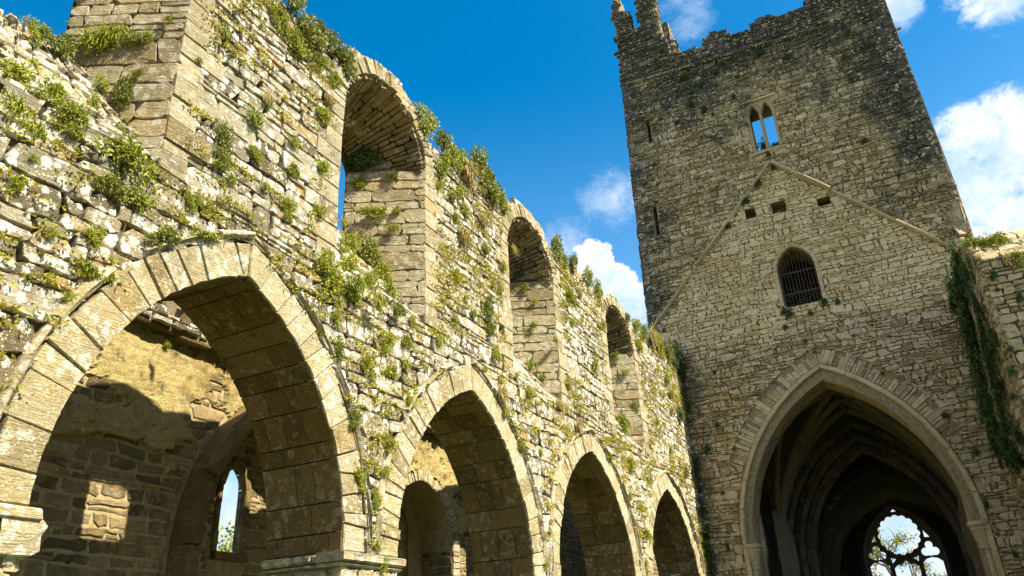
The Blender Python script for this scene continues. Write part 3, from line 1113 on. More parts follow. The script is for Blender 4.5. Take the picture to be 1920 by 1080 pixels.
# moulded orders of the great arch
mo = MB()
ring(mo, TA, tmap, (0, -1, 0), -.16, .0, rng, (.7, 1.3), .10, .004, .02, foot=GZ, tilt=.06)
ring(mo, TI, lambda u, v: (u, T + .14, v), (0, -1, 0), .0, .22, rng, (.7, 1.3), .08, .003, .03, foot=2.66, tilt=.05)
ring(mo, TI, lambda u, v: (u, T + .14, v), (0, -1, 0), .0, .22, rng, (.7, 1.3), .05, .003, .03, foot=None, tilt=.05)
soffit(mo, TI, lambda u, v, s_: (u, T + .06 + s_, v), 1.04, rng, size=(.6, 1.1), cuts=2, foot=GZ, h=.01)
sh = [(TI.outline(GZ, .0)[i]) for i in range(0)]
ao = mo.build('arch_moulding', M_MOULD, tower)
for side in (1, -1):
    cp = MB()
    x = TI.c + side * (TI.a + .10)
    for z0, z1, r0, r1 in ((2.68, 2.60, .30, .30), (2.60, 2.52, .30, .24), (2.52, 2.48, .24, .27), (2.48, 2.05, .25, .13), (2.05, 2.0, .16, .16), (2.0, GZ, .12, .12)):
        n = 14
        V = [(x + r0 * math.cos(k * 2 * math.pi / n), T + .12 + r0 * math.sin(k * 2 * math.pi / n), z0) for k in range(n)] + \
            [(x + r1 * math.cos(k * 2 * math.pi / n), T + .12 + r1 * math.sin(k * 2 * math.pi / n), z1) for k in range(n)]
        cp.add(V, [(k, (k + 1) % n, n + (k + 1) % n, n + k) for k in range(n)] + [tuple(range(n))])
    cp.build('capital', M_MOULD, ao)
# lower window: dressed frame, iron grille, dim room behind
lf = MB()
ring(lf, LOW, tmap, (0, -1, 0), .0, .13, rng, (.25, .5), .05, .005, .012, foot=9.70)
lo_ = lf.build('barred_window', M_MOULD, tower)
gr = MB()
for k in range(11):
    x = LOW.c - LOW.a + 1.16 * (k + .5) / 11
    zt = LOW.s + math.sqrt(max(0, LOW.r ** 2 - (abs(x - LOW.c) + LOW.k) ** 2))
    gr.box((x - .009, T + .30, 9.70), (x + .009, T + .318, zt))
for z in (10.25, 10.98):
    gr.box((LOW.c - LOW.a, T + .28, z - .022), (LOW.c + LOW.a, T + .299, z + .022))
gr.build('iron_grille', M_IRON, lo_)
rb = MB()
rb.box((3.2, T + 2.6, 9.45), (5.4, T + 2.9, 14.2))
courses(rb, lambda u, v: (u, T + 2.6, v), lambda u, v: (0, -1, 0), 3.2, 5.4, 9.5, 14.2, rng, ch=(.09, .2), asp=(1.3, 4), h=.03, split=.2, wob=.03, seed=4)
rb.box((3.2, T + 1.102, 13.9), (5.4, T + 2.598, 14.2))
rb.box((3.0, T + 1.102, 9.42), (3.2, T + 2.9, 14.2))
rb.box((5.4, T + 1.102, 9.42), (5.6, T + 2.9, 14.2))
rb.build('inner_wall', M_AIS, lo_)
# upper window: two ogee lights under a square label
uwm = MB()


def ogee(cx, z0, zs, w, hgt, n=8):
    R = [(cx + w, z0), (cx + w, zs)]
    for k in range(1, n + 1):
        t = k / n
        R.append((cx + w * (1 - t) ** .5 * (1 - .25 * t) if t < 1 else cx, zs + hgt * (t ** 1.0)))
    L = [(2 * cx - a, b) for a, b in R[:-1]]
    return R + L[::-1]


lights = [ogee(UWX - .225, UWZ0 + .02, UWZ1 - .42, .175, .34), ogee(UWX + .225, UWZ0 + .02, UWZ1 - .42, .175, .34)]
fo = [(UWX - .50, UWZ0 - .04), (UWX + .50, UWZ0 - .04), (UWX + .50, UWZ1 + .05), (UWX - .50, UWZ1 + .05)]
plate(uwm, fo, lights, lambda u, v: (u, T - .02, v), lambda u, v: (u, T + .22, v))
sweep(uwm, [(UWX - .62, T - .04, UWZ1 + .09), (UWX + .62, T - .04, UWZ1 + .09)], [(-.06, -.035), (.06, -.035), (.06, .035), (-.06, .035)], (0, 0, 1))
uwm.box((UWX - .66, T - .06, UWZ0 - .12), (UWX + .66, T + .3, UWZ0 - .045))
uwm.box((UWX - UWH - .02, T + .5, UWZ0 - .02), (UWX + UWH + .02, T + 1.08, UWZ0 + .33))
uwm.build('two_light_window', M_TOW, tower)
for cx in (-.225, .225):
    pass
# remains of a projecting corner by the south wall
cb = MB()
QA, QB, QC, QD = [np.array([q[0], T - d, q[2]]) for q, d in ((on(1790, 345, 1, T), -.02), (on(1775, 412, 1, T), .02), (on(1800, 447, 1, T), .30), (on(1817, 443, 1, T), .22))]


def qmap(a, b):
    return tuple((QA * (1 - a) + (QA + [.03, 0, 0]) * a) * b + (QB * (1 - a) + QD * a) * (1 - b) if b > .0 else QB * (1 - a) + QD * a)


nq = np.cross(QD - QB, QA - QB)
nq /= np.linalg.norm(nq)
if nq[1] > 0:
    nq = -nq
courses(cb, qmap, lambda a, b: nq, 0, 1, 0, 1, rng, ch=(.14, .24), asp=(1.5, 3), h=.03, gap=.008, split=.1, wob=.01, jitter=.004)
cb.add([QA, QB, QC, QD, QA + [.0, .5, 0], QB + [0, .4, 0], QC + [0, .6, 0], QD + [0, .7, 0]], [(0, 1, 3), (1, 2, 3), (0, 3, 7, 4), (1, 5, 6, 2), (2, 6, 7, 3)])
cb.build('corner_corbel', M_TOW, tower)

# vaulted crossing bay inside
VX0, VX1, VY0, VY1, VS = .95, 7.7, T + 1.1, T + TD - 1.0, 2.6
vcx, vcy = (VX0 + VX1) / 2, (VY0 + VY1) / 2
AXv = Arch(vcx, VS, (VX1 - VX0) / 2, 5.55)
AYv = Arch(vcy, VS, (VY1 - VY0) / 2, 5.55)


def ah(A, u):
    d = abs(u - A.c) + A.k
    return A.s + math.sqrt(max(0, A.r ** 2 - d * d))


def vz(x, y):
    return max(ah(AXv, x), ah(AYv, y))


vb = MB()
n = 44
V = [(VX0 + (VX1 - VX0) * i / n, VY0 + (VY1 - VY0) * j / n, 0) for i in range(n + 1) for j in range(n + 1)]
V = [(x, y, vz(x, y) + .03 * nz(x * 2, y * 2)) for x, y, _ in V]
vb.add(V, [(i * (n + 1) + j, (i + 1) * (n + 1) + j, (i + 1) * (n + 1) + j + 1, i * (n + 1) + j + 1) for i in range(n) for j in range(n)])
for x in (VX0, VX1):
    vb.add([(x, VY0, GZ), (x, VY1, GZ), (x, VY1, 9), (x, VY0, 9)], [(0, 1, 2, 3)])
    sg = 1 if x == VX0 else -1
    courses(vb, lambda u, v, x=x: (x, u, v), lambda u, v, sg=sg: (sg, 0, 0), VY0, VY1, 0, 8, rng, ch=(.15, .3), asp=(1.3, 3.5), h=.03, split=.2, wob=.04, step=.4)
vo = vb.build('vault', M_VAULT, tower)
rb = MB()
prof = [(-.11, .02), (-.11, -.10), (-.05, -.2), (.05, -.2), (.11, -.10), (.11, .02)]


def rib(p, q, n=26):
    pts = []
    for k in range(n + 1):
        x, y = p[0] + (q[0] - p[0]) * k / n, p[1] + (q[1] - p[1]) * k / n
        pts.append((x, y, vz(x, y)))
    sweep(rb, pts, prof, (0, 0, 1.0))


e_ = .06
c00, c01, c10, c11 = (VX0 + e_, VY0 + e_), (VX0 + e_, VY1 - e_), (VX1 - e_, VY0 + e_), (VX1 - e_, VY1 - e_)
rib(c00, c11)
rib(c01, c10)
rib((VX0 + e_, vcy), (VX1 - e_, vcy))
rib((vcx, VY0 + e_), (vcx, VY1 - e_))
for c_ in (c00, c01, c10, c11):
    sx = 1 if c_[0] < vcx else -1
    sy = 1 if c_[1] < vcy else -1
    rib(c_, (vcx, vcy - sy * 1.5))
    rib(c_, (vcx - sx * 1.6, vcy))
for yy in (VY0 + .12, VY1 - .12):
    rib((VX0 + e_, yy), (VX1 - e_, yy))
rb.build('vault_ribs', M_RIB, vo)
for x in (VX0, VX1):
    for y in (VY0, VY1):
        sp = MB()
        sx = 1 if x == VX0 else -1
        sy = 1 if y == VY0 else -1
        V = []
        for z, r in ((GZ, .55), (2.2, .55), (2.6, .62), (3.6, .60), (4.6, .40)):
            V += [(x, y, z), (x + sx * r, y, z), (x + sx * r, y + sy * r * .5, z), (x + sx * r * .5, y + sy * r, z), (x, y + sy * r, z)]
        sp.add(V, [(i * 5 + j, i * 5 + (j + 1) % 5, i * 5 + 5 + (j + 1) % 5, i * 5 + 5 + j) for i in range(4) for j in range(5)])
        sp.build('vault_shaft', M_RIB, vo)
# east arch of the crossing in receding orders
ea, eb = MB(), MB()
EY = T + TD - 1.0
orders = [Arch(4.45, 2.6, 3.05, 4.75), Arch(4.5, 2.6, 2.72, 4.3), Arch(4.55, 2.6, 2.4, 3.85)]
for k, A in enumerate(orders):
    y0 = EY + .33 * k
    ol = [(VX0 - .6, GZ), (VX0 - .6, 9.0), (VX1 + .6, 9.0), (VX1 + .6, GZ)] + A.outline(GZ)
    sheet(eb, ol, [], lambda u, v, y0=y0: (u, y0, v))
    rim(eb, A.outline(GZ), lambda u, v, y0=y0: (u, y0, v), lambda u, v, y0=y0: (u, y0 + .33, v), False)
    ring(ea, A, lambda u, v, y0=y0: (u, y0, v), (0, -1, 0), .0, .2, rng, (.3, .6), .04, .008, .03, foot=0, tilt=.5)
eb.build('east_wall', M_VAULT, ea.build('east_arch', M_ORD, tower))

# ------------------------------------------------------------------ the chancel beyond, with its traceried east window
chancel = thing('chancel', 'dark barrel vaulted chancel beyond the tower arch with a traceried east window', 'chancel', (4.8, 38, GZ))
CX, CY0, CY1 = 4.78, T + TD + .002, 43.0
CA = Arch(4.85, 2.4, 3.05, 3.75)
ch = MB()
n = 20
ol = CA.outline(GZ, 0, n)
rim(ch, ol, lambda u, v: (u, CY0, v), lambda u, v: (u, CY1, v), False)
rim(ch, CA.outline(GZ, .5, n), lambda u, v: (u, CY0, v), lambda u, v: (u, CY1 + .6, v), False)
ring(ch, CA, lambda u, v: (u, CY0 + 1.2, v), (0, -1, 0), -.22, .05, rng, (.4, .8), .05, .005, .02, foot=0)
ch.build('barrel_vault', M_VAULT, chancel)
ew = MB()
WN = Arch(CX, 3.35, 1.68, 2.45)
out_ = CA.outline(GZ, .5, n)
sheet(ew, out_, [WN.outline(-.2, .35)], lambda u, v: (u, CY1, v))
sheet(ew, out_, [WN.outline(-.2)], lambda u, v: (u, CY1 + .6, v), True)
A1, A2 = WN.outline(-.2, .35), WN.outline(-.2)
V = [(a, CY1, b) for a, b in A1] + [(a, CY1 + .6, b) for a, b in A2]
k = len(A1)
ew.add(V, [(i, (i + 1) % k, k + (i + 1) % k, k + i) for i in range(k)])
ewo = ew.build('east_wall', M_VAULT, chancel)
tr = MB()
RZ = 4.55


def blobs(cs, n=40):
    """outline of a union of discs round their mean (for foils)"""
    mx, my = sum(c[0] for c in cs) / len(cs), sum(c[1] for c in cs) / len(cs)
    out = []
    for k in range(n):
        a = 2 * math.pi * k / n
        best = .02
        for (x, y, r) in cs:
            dx, dy = x - mx, y - my
            b = dx * math.cos(a) + dy * math.sin(a)
            disc = b * b - (dx * dx + dy * dy - r * r)
            if disc > 0:
                best = max(best, b + math.sqrt(disc))
        out.append((mx + best * math.cos(a), my + best * math.sin(a)))
    return out


hs_ = []
rose = []
for k in range(96):
    a = 2 * math.pi * k / 96
    r = .86 + .085 * abs(math.cos(8 * a))
    rose.append((CX + r * math.cos(a), RZ + r * math.sin(a)))
hs_.append(rose)
for s_ in (-1, 1):
    cx = CX + s_ * 1.17
    hs_.append(blobs([(cx + s_ * .0, RZ - .58, .17), (cx - .2, RZ - .88, .19), (cx + .2, RZ - .88, .19), (cx, RZ - .88, .2)]))
    t3 = [(CX + s_ * 1.08, RZ + .10), (CX + s_ * 1.30, RZ - .24), (CX + s_ * 1.07, RZ - .22)]
    hs_.append(t3 if s_ > 0 else t3[::-1])
    hs_.append([(cx - .43, -.1), (cx + .43, -.1), (cx + .43, RZ - 1.36), (cx + .25, RZ - 1.2), (cx, RZ - 1.14), (cx - .25, RZ - 1.2), (cx - .43, RZ - 1.36)])
hs_.append([(CX - .14, RZ + 1.08), (CX + .14, RZ + 1.08), (CX, RZ + 1.22)])
for s_ in (-1, 1):
    q3 = [(CX + s_ * .38, RZ - 1.10), (CX + s_ * .62, RZ - 1.02), (CX + s_ * .57, RZ - 1.28)]
    hs_.append(q3)
hs_.append([(CX - .54, -.1), (CX + .54, -.1), (CX + .54, RZ - 1.5), (CX + .36, RZ - 1.36), (CX + .2, RZ - 1.38), (CX + .0, RZ - 1.16), (CX - .2, RZ - 1.38), (CX - .36, RZ - 1.36), (CX - .54, RZ - 1.5)])
plate(tr, WN.outline(-.2, .05), hs_, lambda u, v: (u, CY1 + .25, v), lambda u, v: (u, CY1 + .42, v))
rpts = [(CX + .98 * math.cos(2 * math.pi * k / 40), CY1 + .235, RZ + .98 * math.sin(2 * math.pi * k / 40)) for k in range(41)]
sweep(tr, rpts, [(-.035, -.03), (.035, -.03), (.035, .03), (-.035, .03)], (0, -1, 0))
tro = tr.build('tracery', M_RIB, ewo)
br = MB()
for z in (2.55, 1.6, .7):
    br.box((CX - 1.7, CY1 + .32, z - .014), (CX + 1.7, CY1 + .348, z + .014))
br.build('saddle_bars', M_IRON, ewo)

# ------------------------------------------------------------------ the stump of the south nave wall (face x = 8.3)
SX, SY = 8.3, 17.2
south = thing('south_wall_stub', 'broken stub of the south nave wall with ivy face and grassy top beside the tower', 'wall', (8.9, 20, GZ))


def stop(y):
    return 7.0 + (y - SY) * .8 if y < 18.6 else min(8.12 + (y - 18.6) * .14, 8.9)


sc = MB()
pr = [(SY, GZ), (T - .01, GZ)] + [(y, stop(y) - .08) for y in np.linspace(T - .01, SY, 24)]
plate(sc, pr, [], lambda u, v: (SX + .04, u, v), lambda u, v: (SX + 1.5, u, v))
sc.build('wall_core', M_CORE, south)
ss = MB()
courses(ss, lambda u, v: (SX, u, v), lambda u, v: (-1, 0, 0), SY, T - .02, 0, 9, rng, ch=(.10, .24), asp=(1.3, 3), h=.05, gap=.014, keep=lambda u, v: v < stop(u), seed=11)
ss.build('facing_stones', M_TOW, south)
se = MB()
courses(se, lambda u, v: (u, SY + .0, v), lambda u, v: (0, -1, 0), SX, SX + 1.5, 0, 7.0, rng, ch=(.14, .32), asp=(1.0, 2.6), h=.035, gap=.010, bev=.008, seed=12, split=.35)
courses(se, lambda u, v: (u, SY + .9, v), lambda u, v: (0, -1, 0), SX, SX + .95, 6.8, 7.6, rng, ch=(.14, .3), asp=(1.0, 2.6), h=.05, gap=.014, seed=12, split=.15)
for q in range(9):
    y0 = SY + q * .3
    courses(se, lambda u, v: (u, v, stop(v) - .06), lambda u, v: (0, 0, 1), SX, SX + 1.5, y0, y0 + .29, rng, ch=(.2, .3), asp=(1, 2), h=.05, gap=.012, wob=.0, jitter=.005)
se.build('broken_end', M_TOW, south)

# ------------------------------------------------------------------ plants
exec_plants = True


def leaf(mb, p, d, upv, L, W):
    """one folded leaf: base p, direction d"""
    d = d / (np.linalg.norm(d) + 1e-9)
    s_ = np.cross(d, upv)
    s_ /= np.linalg.norm(s_) + 1e-9
    n_ = np.cross(s_, d)
    m = p + d * L * .5
    mb.add([p, m + s_ * W + n_ * W * .3, p + d * L, m - s_ * W + n_ * W * .3], [(0, 1, 2), (0, 2, 3)])


def bush_mesh(name, seed, m, nleaf=1100, flat=(.6, 1, 1), ls=.145, clump=20, droop=0.0):
    r = np.random.default_rng(seed)
    mb = MB()
    for _ in range(clump):
        c = r.normal(0, 1, 3)
        c = c / np.linalg.norm(c) * r.uniform(.15, .78) * np.array(flat)
        R = r.uniform(.18, .36)
        for _ in range(nleaf // clump):
            d = r.normal(0, 1, 3)
            d /= np.linalg.norm(d)
            p = c + d * R * r.uniform(.5, 1.0) * np.array(flat)
            p[2] -= droop * (p[0] ** 2 + p[1] ** 2)
            dd = d + r.normal(0, .5, 3) + np.array([.4, 0, .25 - droop])
            leaf(mb, p, dd, r.normal(0, 1, 3) + [0, 0, 1.0], ls * r.uniform(.6, 1.3), ls * .32 * r.uniform(.7, 1.2))
    for _ in range(7):
        a, b = r.normal(0, .3, 3) * flat, r.normal(0, .4, 3) * flat
        sweep(mb, [a, (a + b) / 2 + r.normal(0, .08, 3), b], [(-.012, 0), (.012, -.008), (0, .014)], (.1, .3, 1))
    me_o = mb.build(name, m)
    me = me_o.data
    bpy.data.objects.remove(me_o)
    return me


def tuft_mesh(name, seed, m, n=190, dry=.0, leafy=140):
    """grass tuft with drooping blades and some small leaves"""
    r = np.random.default_rng(seed)
    mb = MB()
    for _ in range(n):
        p = np.array([r.uniform(-.05, .1), r.normal(0, .33), r.normal(0, .25)])
        d = np.array([r.uniform(.3, 1.0), r.normal(0, .5), r.uniform(.1, 1.0)])
        L = r.uniform(.35, .95)
        w = .03 * r.uniform(.7, 1.4)
        s_ = np.cross(d, [0, 0, 1.0])
        s_ = s_ / (np.linalg.norm(s_) + 1e-6) * w
        q1 = p + d * L * .5
        q2 = p + d * L * .85 + np.array([0, 0, -.28 * L])
        q3 = p + d * L * 1.0 + np.array([.0, 0, -.75 * L])
        mb.add([p - s_, p + s_, q1 + s_, q1 - s_, q2 + s_ * .7, q2 - s_ * .7, q3], [(0, 1, 2, 3), (3, 2, 4, 5), (5, 4, 6)])
    for _ in range(leafy):
        p = r.normal(0, 1, 3) * np.array([.22, .36, .32])
        leaf(mb, p, r.normal(0, 1, 3) + [.8, 0, .2], r.normal(0, 1, 3), .15 * r.uniform(.6, 1.3), .045)
    o = mb.build(name, m)
    me = o.data
    bpy.data.objects.remove(o)
    return me


MESH = {'b': [bush_mesh('bush', 30 + k, L_LIGHT) for k in range(3)],
        'm': [bush_mesh('bush', 40 + k, L_MID) for k in range(3)],
        'd': [bush_mesh('bush', 50 + k, L_DARK, 900) for k in range(3)],
        't': [tuft_mesh('tuft', 60 + k, L_LIGHT, 110, leafy=340) for k in range(3)],
        'y': [tuft_mesh('tuft', 70 + k, L_DRY, 200, leafy=40) for k in range(2)]}
CNT = [0]
NAMES = {'b': ('leafy_plant', 'plant'), 'm': ('leafy_plant', 'plant'), 'd': ('ivy_clump', 'ivy'), 't': ('grass_tuft', 'grass tuft'), 'y': ('grass_tuft', 'grass tuft')}


def put(kind, loc, rad, label, group=None, rz=0.0, sc=(1, 1, 1), depth=.6):
    r = np.random.default_rng(1000 + CNT[0])
    CNT[0] += 1
    o = bpy.data.objects.new(NAMES[kind][0], MESH[kind][int(r.integers(len(MESH[kind])))])
    COL.objects.link(o)
    o.location = loc
    o.rotation_euler = (r.uniform(-.35, .35) if kind in 'ty' else r.uniform(-3, 3), 0, rz) if rz == 0 else (0, 0, rz + r.uniform(-.3, .3))
    k = rad * r.uniform(.75, 1.22)
    o.scale = (k * sc[0] * depth, k * sc[1], k * sc[2])
    tag(o, label, NAMES[kind][1], group)
    return o


LAB = []                     # plants waiting for a label: (object, base label, rank key)


def on_plane(u, v, p, n):
    d = ray(u, v)
    n = np.array(n, float)
    t = np.dot(np.array(p, float) - CAM, n) / np.dot(d, n)
    return CAM + d * t


def size_word(r):
    return 'tiny' if r < .09 else 'small' if r < .17 else 'medium' if r < .28 else 'large'


DESC = {'b': 'bright leafy plant', 'm': 'green leafy plant', 'd': 'dark ivy clump', 't': 'green grass tuft', 'y': 'dry grass tuft'}
ARW = ['first arch', 'second arch', 'third arch', 'fourth arch']
WNW = ['broken window', 'first window', 'second window', 'third window']


def where_arcade(y, z):
    A = min(range(4), key=lambda i: abs(y - ARCHES[i + 1].c))
    W = min(range(4), key=lambda i: abs(y - WINS[i]))
    a = ARCHES[A + 1]
    sd = a.sdf(.5)(y, z)
    if z > wtop(y) - .3:
        return 'on the arcade top ' + ('before' if y < WINS[W] else 'past') + ' the ' + WNW[W]
    if z > 4.7 and abs(y - WINS[W]) < 1.9:
        return 'on rubble ' + ('before' if y < WINS[W] else 'past') + ' the ' + WNW[W]
    if sd < .22:
        return 'by the hood of the ' + ARW[A]
    if z > 4.7:
        return 'on rubble high above the ' + ARW[A]
    if z < 3.9:
        return 'in the spandrel beside the ' + ARW[A]
    return 'on rubble close above the ' + ARW[A]


def plant(kind, u, v, rpx, surf='w', sx=1.0, sz=1.0, lab=None, lift=.02):
    if surf == 'w':
        p = on(u, v, 0, 0.03)
        n, rz = (1, 0, 0), 0.0
        where = where_arcade(p[1], p[2])
    elif surf == 't':
        p = on(u, v, 1, T - .04)
        n, rz = (0, -1, 0), -math.pi / 2
        z = p[2]
        where = ('on the tower battlements' if z > 20.3 else 'high on the tower under the battlements' if z > 17.9 else 'on the tower beside the paired lights' if z > 15.6 else
                 'along the gable scar' if abs(z - (15.06 - abs(p[0] - 4.25) * 1.06)) < .9 and z > 10 else 'under the barred window' if 8.3 < z < 10.5 and 2.9 < p[0] < 6.2 else
                 'on the tower beside the great arch' if z < 8.3 else 'on the gable wall')
    elif surf == 's':
        p = on(u, v, 0, SX - .05)
        n, rz = (-1, 0, 0), math.pi
        where = 'on the stub wall by the tower'
    elif surf == 'e':
        p = on(u, v, 1, SY - .02)
        n, rz = (0, -1, 0), -math.pi / 2
        where = 'on the broken end of the stub wall'
    elif surf == 'a':
        p = on(u, v, 0, AX + .08)
        n, rz = (1, 0, 0), 0.0
        where = 'on the aisle plaster behind the first arch'
    elif surf[0] == 'j':
        i = int(surf[1])
        n = (.43, -.9, 0)
        p = on_plane(u, v, (0.03, WINS[i] + WA - .02, 0), n)
        rz = -1.1
        where = 'inside the jamb of the ' + WNW[i]
    elif surf[0] == 'k':
        i = int(surf[1])
        n = (.85, 0, .53)
        p = on_plane(u, v, (0, WINS[i], WSILL + .03), n)
        rz = 0.0
        where = 'on the sloping sill of the ' + WNW[i]
    dist = np.dot(p - CAM, FW)
    r = rpx * dist / FPX
    p = p + np.array(n) * (lift + r * .12)
    o = put(kind, tuple(p), r * (1.15 if surf == 't' else 1.75 if surf == 'w' and p[2] > wtop(p[1]) - .35 else 1.5 if surf == 'w' or surf == 's' else 1.25), None, None, rz, (1, sx, sz))
    base = size_word(r) + ' ' + DESC[kind] + ' ' + (lab or where)
    LAB.append((o, base, p[2] if surf == 't' else p[1]))
    return o


W_ = [('b', 232, 290, 46), ('m', 415, 262, 27, .8, 1.6), ('m', 413, 300, 20), ('t', 472, 225, 20), ('b', 478, 293, 17, .8, 1.3), ('b', 548, 318, 18), ('t', 548, 270, 13), ('b', 602, 315, 15),
      ('b', 605, 215, 20), ('y', 612, 190, 16), ('t', 420, 65, 10), ('t', 370, 115, 9), ('b', 355, 378, 19), ('b', 262, 375, 24), ('m', 200, 345, 25), ('m', 300, 442, 26, 1.5, .7), ('b', 33, 346, 17),
      ('b', 172, 442, 16), ('b', 537, 388, 17), ('b', 597, 398, 16), ('t', 495, 352, 12), ('t', 155, 505, 18, 1.4, .6), ('b', 605, 497, 24), ('b', 622, 537, 26), ('b', 655, 552, 22), ('t', 640, 420, 12),
      ('t', 125, 560, 16), ('b', 205, 520, 12), ('t', 95, 440, 10), ('t', 60, 300, 12), ('b', 500, 190, 11), ('y', 498, 190, 12), ('t', 430, 340, 10), ('t', 385, 445, 16, 1.6, .5),
      ('m', 548, 8, 32), ('m', 575, 62, 30), ('b', 545, 70, 24), ('b', 560, 95, 22), ('m', 612, 75, 26), ('m', 640, 108, 27), ('b', 600, 118, 16), ('b', 520, 30, 18), ('b', 625, 150, 16),
      ('b', 795, 232, 26), ('m', 828, 268, 26), ('b', 842, 295, 22), ('b', 825, 320, 20), ('y', 872, 330, 24), ('m', 893, 312, 24), ('m', 912, 338, 26), ('b', 922, 362, 22), ('b', 942, 388, 18), ('b', 862, 300, 18),
      ('b', 860, 358, 12), ('b', 820, 350, 10), ('t', 845, 370, 10), ('b', 870, 395, 12), ('y', 900, 415, 16), ('t', 852, 408, 10), ('b', 910, 468, 12), ('y', 865, 445, 14), ('t', 855, 510, 8),
      ('m', 1041, 470, 19), ('m', 1070, 495, 17), ('b', 1055, 488, 14), ('b', 1100, 520, 13), ('b', 1117, 540, 17), ('m', 1174, 597, 12), ('b', 1190, 612, 16), ('b', 1205, 622, 16), ('b', 1233, 650, 20), ('m', 1250, 662, 18), ('y', 1218, 635, 14),
      ('m', 912, 580, 17, .9, 1.6), ('m', 916, 612, 14), ('b', 926, 667, 17), ('b', 1067, 556, 15, .8, 1.4), ('b', 1085, 552, 9), ('t', 1070, 605, 10), ('b', 1113, 686, 12, .8, 1.3), ('t', 907, 467, 9), ('t', 907, 693, 9),
      ('t', 990, 741, 10), ('t', 965, 706, 9), ('b', 1063, 723, 11), ('b', 1196, 649, 13), ('t', 1248, 712, 10), ('t', 1255, 741, 10), ('t', 940, 500, 9), ('t', 935, 545, 9), ('y', 960, 470, 10),
      ('b', 660, 558, 16), ('b', 725, 640, 20, .9, 1.25), ('b', 688, 682, 20, .9, 1.1), ('b', 732, 697, 18), ('t', 757, 685, 13), ('b', 760, 640, 15), ('m', 632, 660, 17, .8, 1.8), ('m', 663, 780, 15, .9, 1.3), ('b', 625, 595, 15),
      ('b', 765, 755, 10), ('b', 730, 832, 15, .9, 1.2), ('b', 672, 897, 14, .8, 1.5), ('t', 720, 885, 12), ('b', 702, 940, 12, .8, 1.4), ('b', 705, 1020, 11), ('b', 717, 1060, 15), ('t', 770, 600, 12), ('t', 745, 575, 10),
      ('b', 1012, 850, 9), ('t', 990, 740, 9), ('t', 945, 775, 10), ('y', 937, 742, 15), ('t', 975, 835, 9), ('b', 1032, 980, 8), ('b', 1022, 1060, 9), ('b', 1140, 855, 10), ('b', 1180, 868, 14, .9, 1.3), ('t', 1180, 930, 9),
      ('b', 1165, 795, 16, 1, 1.3), ('m', 1185, 762, 13), ('b', 1210, 1003, 11, .8, 1.6), ('b', 1208, 1062, 10, .8, 1.3), ('t', 1257, 770, 8), ('t', 1255, 845, 9), ('m', 1284, 885, 10), ('y', 1082, 800, 12), ('t', 1230, 790, 9),
      ('t', 1040, 640, 8), ('t', 1130, 610, 8), ('y', 1045, 760, 10), ('t', 885, 590, 9), ('t', 850, 600, 9), ('t', 820, 640, 10), ('t', 980, 620, 8), ('b', 870, 560, 9)]
for q in W_:
    plant(q[0], q[1], q[2], q[3], 'w', *(q[4:6] if len(q) > 4 else ()))
SILL = [('k0', [('m', 112, 92, 34), ('b', 60, 60, 26), ('m', 150, 92, 26), ('b', 28, 140, 36), ('b', 95, 185, 42), ('b', 135, 222, 32), ('t', 20, 210, 34), ('m', 100, 175, 26), ('b', 195, 165, 20), ('t', 60, 250, 24), ('b', 175, 200, 22)]),
        ('j0', [('m', 232, 180, 30, .8, 1.3), ('b', 278, 72, 20), ('t', 185, 85, 30), ('t', 215, 75, 26), ('m', 262, 140, 13), ('b', 318, 38, 12), ('m', 250, 78, 17)]),
        ('k1', [('m', 690, 480, 40, 1, 1.3), ('b', 655, 455, 26), ('b', 712, 452, 20), ('b', 650, 505, 30), ('b', 690, 535, 30), ('t', 665, 540, 26), ('t', 725, 550, 22), ('m', 742, 585, 18), ('b', 640, 470, 18), ('b', 715, 515, 26), ('t', 705, 572, 20)]),
        ('j1', [('d', 682, 300, 30, 1.2, .9), ('d', 718, 274, 20), ('m', 737, 330, 14), ('b', 675, 346, 14), ('b', 702, 400, 20, 1.4, .6), ('b', 745, 396, 11), ('b', 655, 190, 13), ('t', 738, 432, 14)]),
        ('k2', [('b', 974, 634, 17), ('b', 985, 662, 22), ('b', 1003, 682, 20), ('m', 1020, 692, 20), ('t', 990, 690, 18), ('b', 1035, 728, 17), ('t', 1015, 712, 18), ('t', 965, 640, 14), ('t', 1045, 740, 14)]),
        ('j2', [('d', 978, 452, 22), ('d', 996, 470, 18), ('m', 1014, 514, 13), ('d', 972, 518, 15), ('b', 983, 540, 8), ('t', 1000, 612, 10), ('t', 1003, 566, 8)]),
        ('k3', [('m', 1143, 722, 14), ('b', 1155, 745, 13), ('b', 1170, 775, 13), ('t', 1160, 760, 12), ('t', 1150, 735, 12)]),
        ('j3', [('b', 1152, 667, 9), ('t', 1172, 700, 8)])]
for sf, L_ in SILL:
    for q in L_:
        plant(q[0], q[1], q[2], q[3], sf, *(q[4:6] if len(q) > 4 else ()))
for q in [(1264, 662, 14), (1270, 682, 15), (1278, 706, 15), (1283, 735, 15), (1286, 765, 15), (1291, 795, 13), (1283, 690, 10), (1299, 840, 9), (1301, 875, 12), (1308, 912, 12), (1307, 890, 9), (1313, 955, 11), (1318, 1000, 11),
          (1322, 1035, 12), (1330, 1066, 13), (1296, 815, 9), (1262, 680, 9), (1270, 775, 8)]:
    plant('d', q[0], q[1], q[2] * 1.25, 'w', 1.0, 1.3, lab='hanging where the arcade meets the tower', lift=.08)
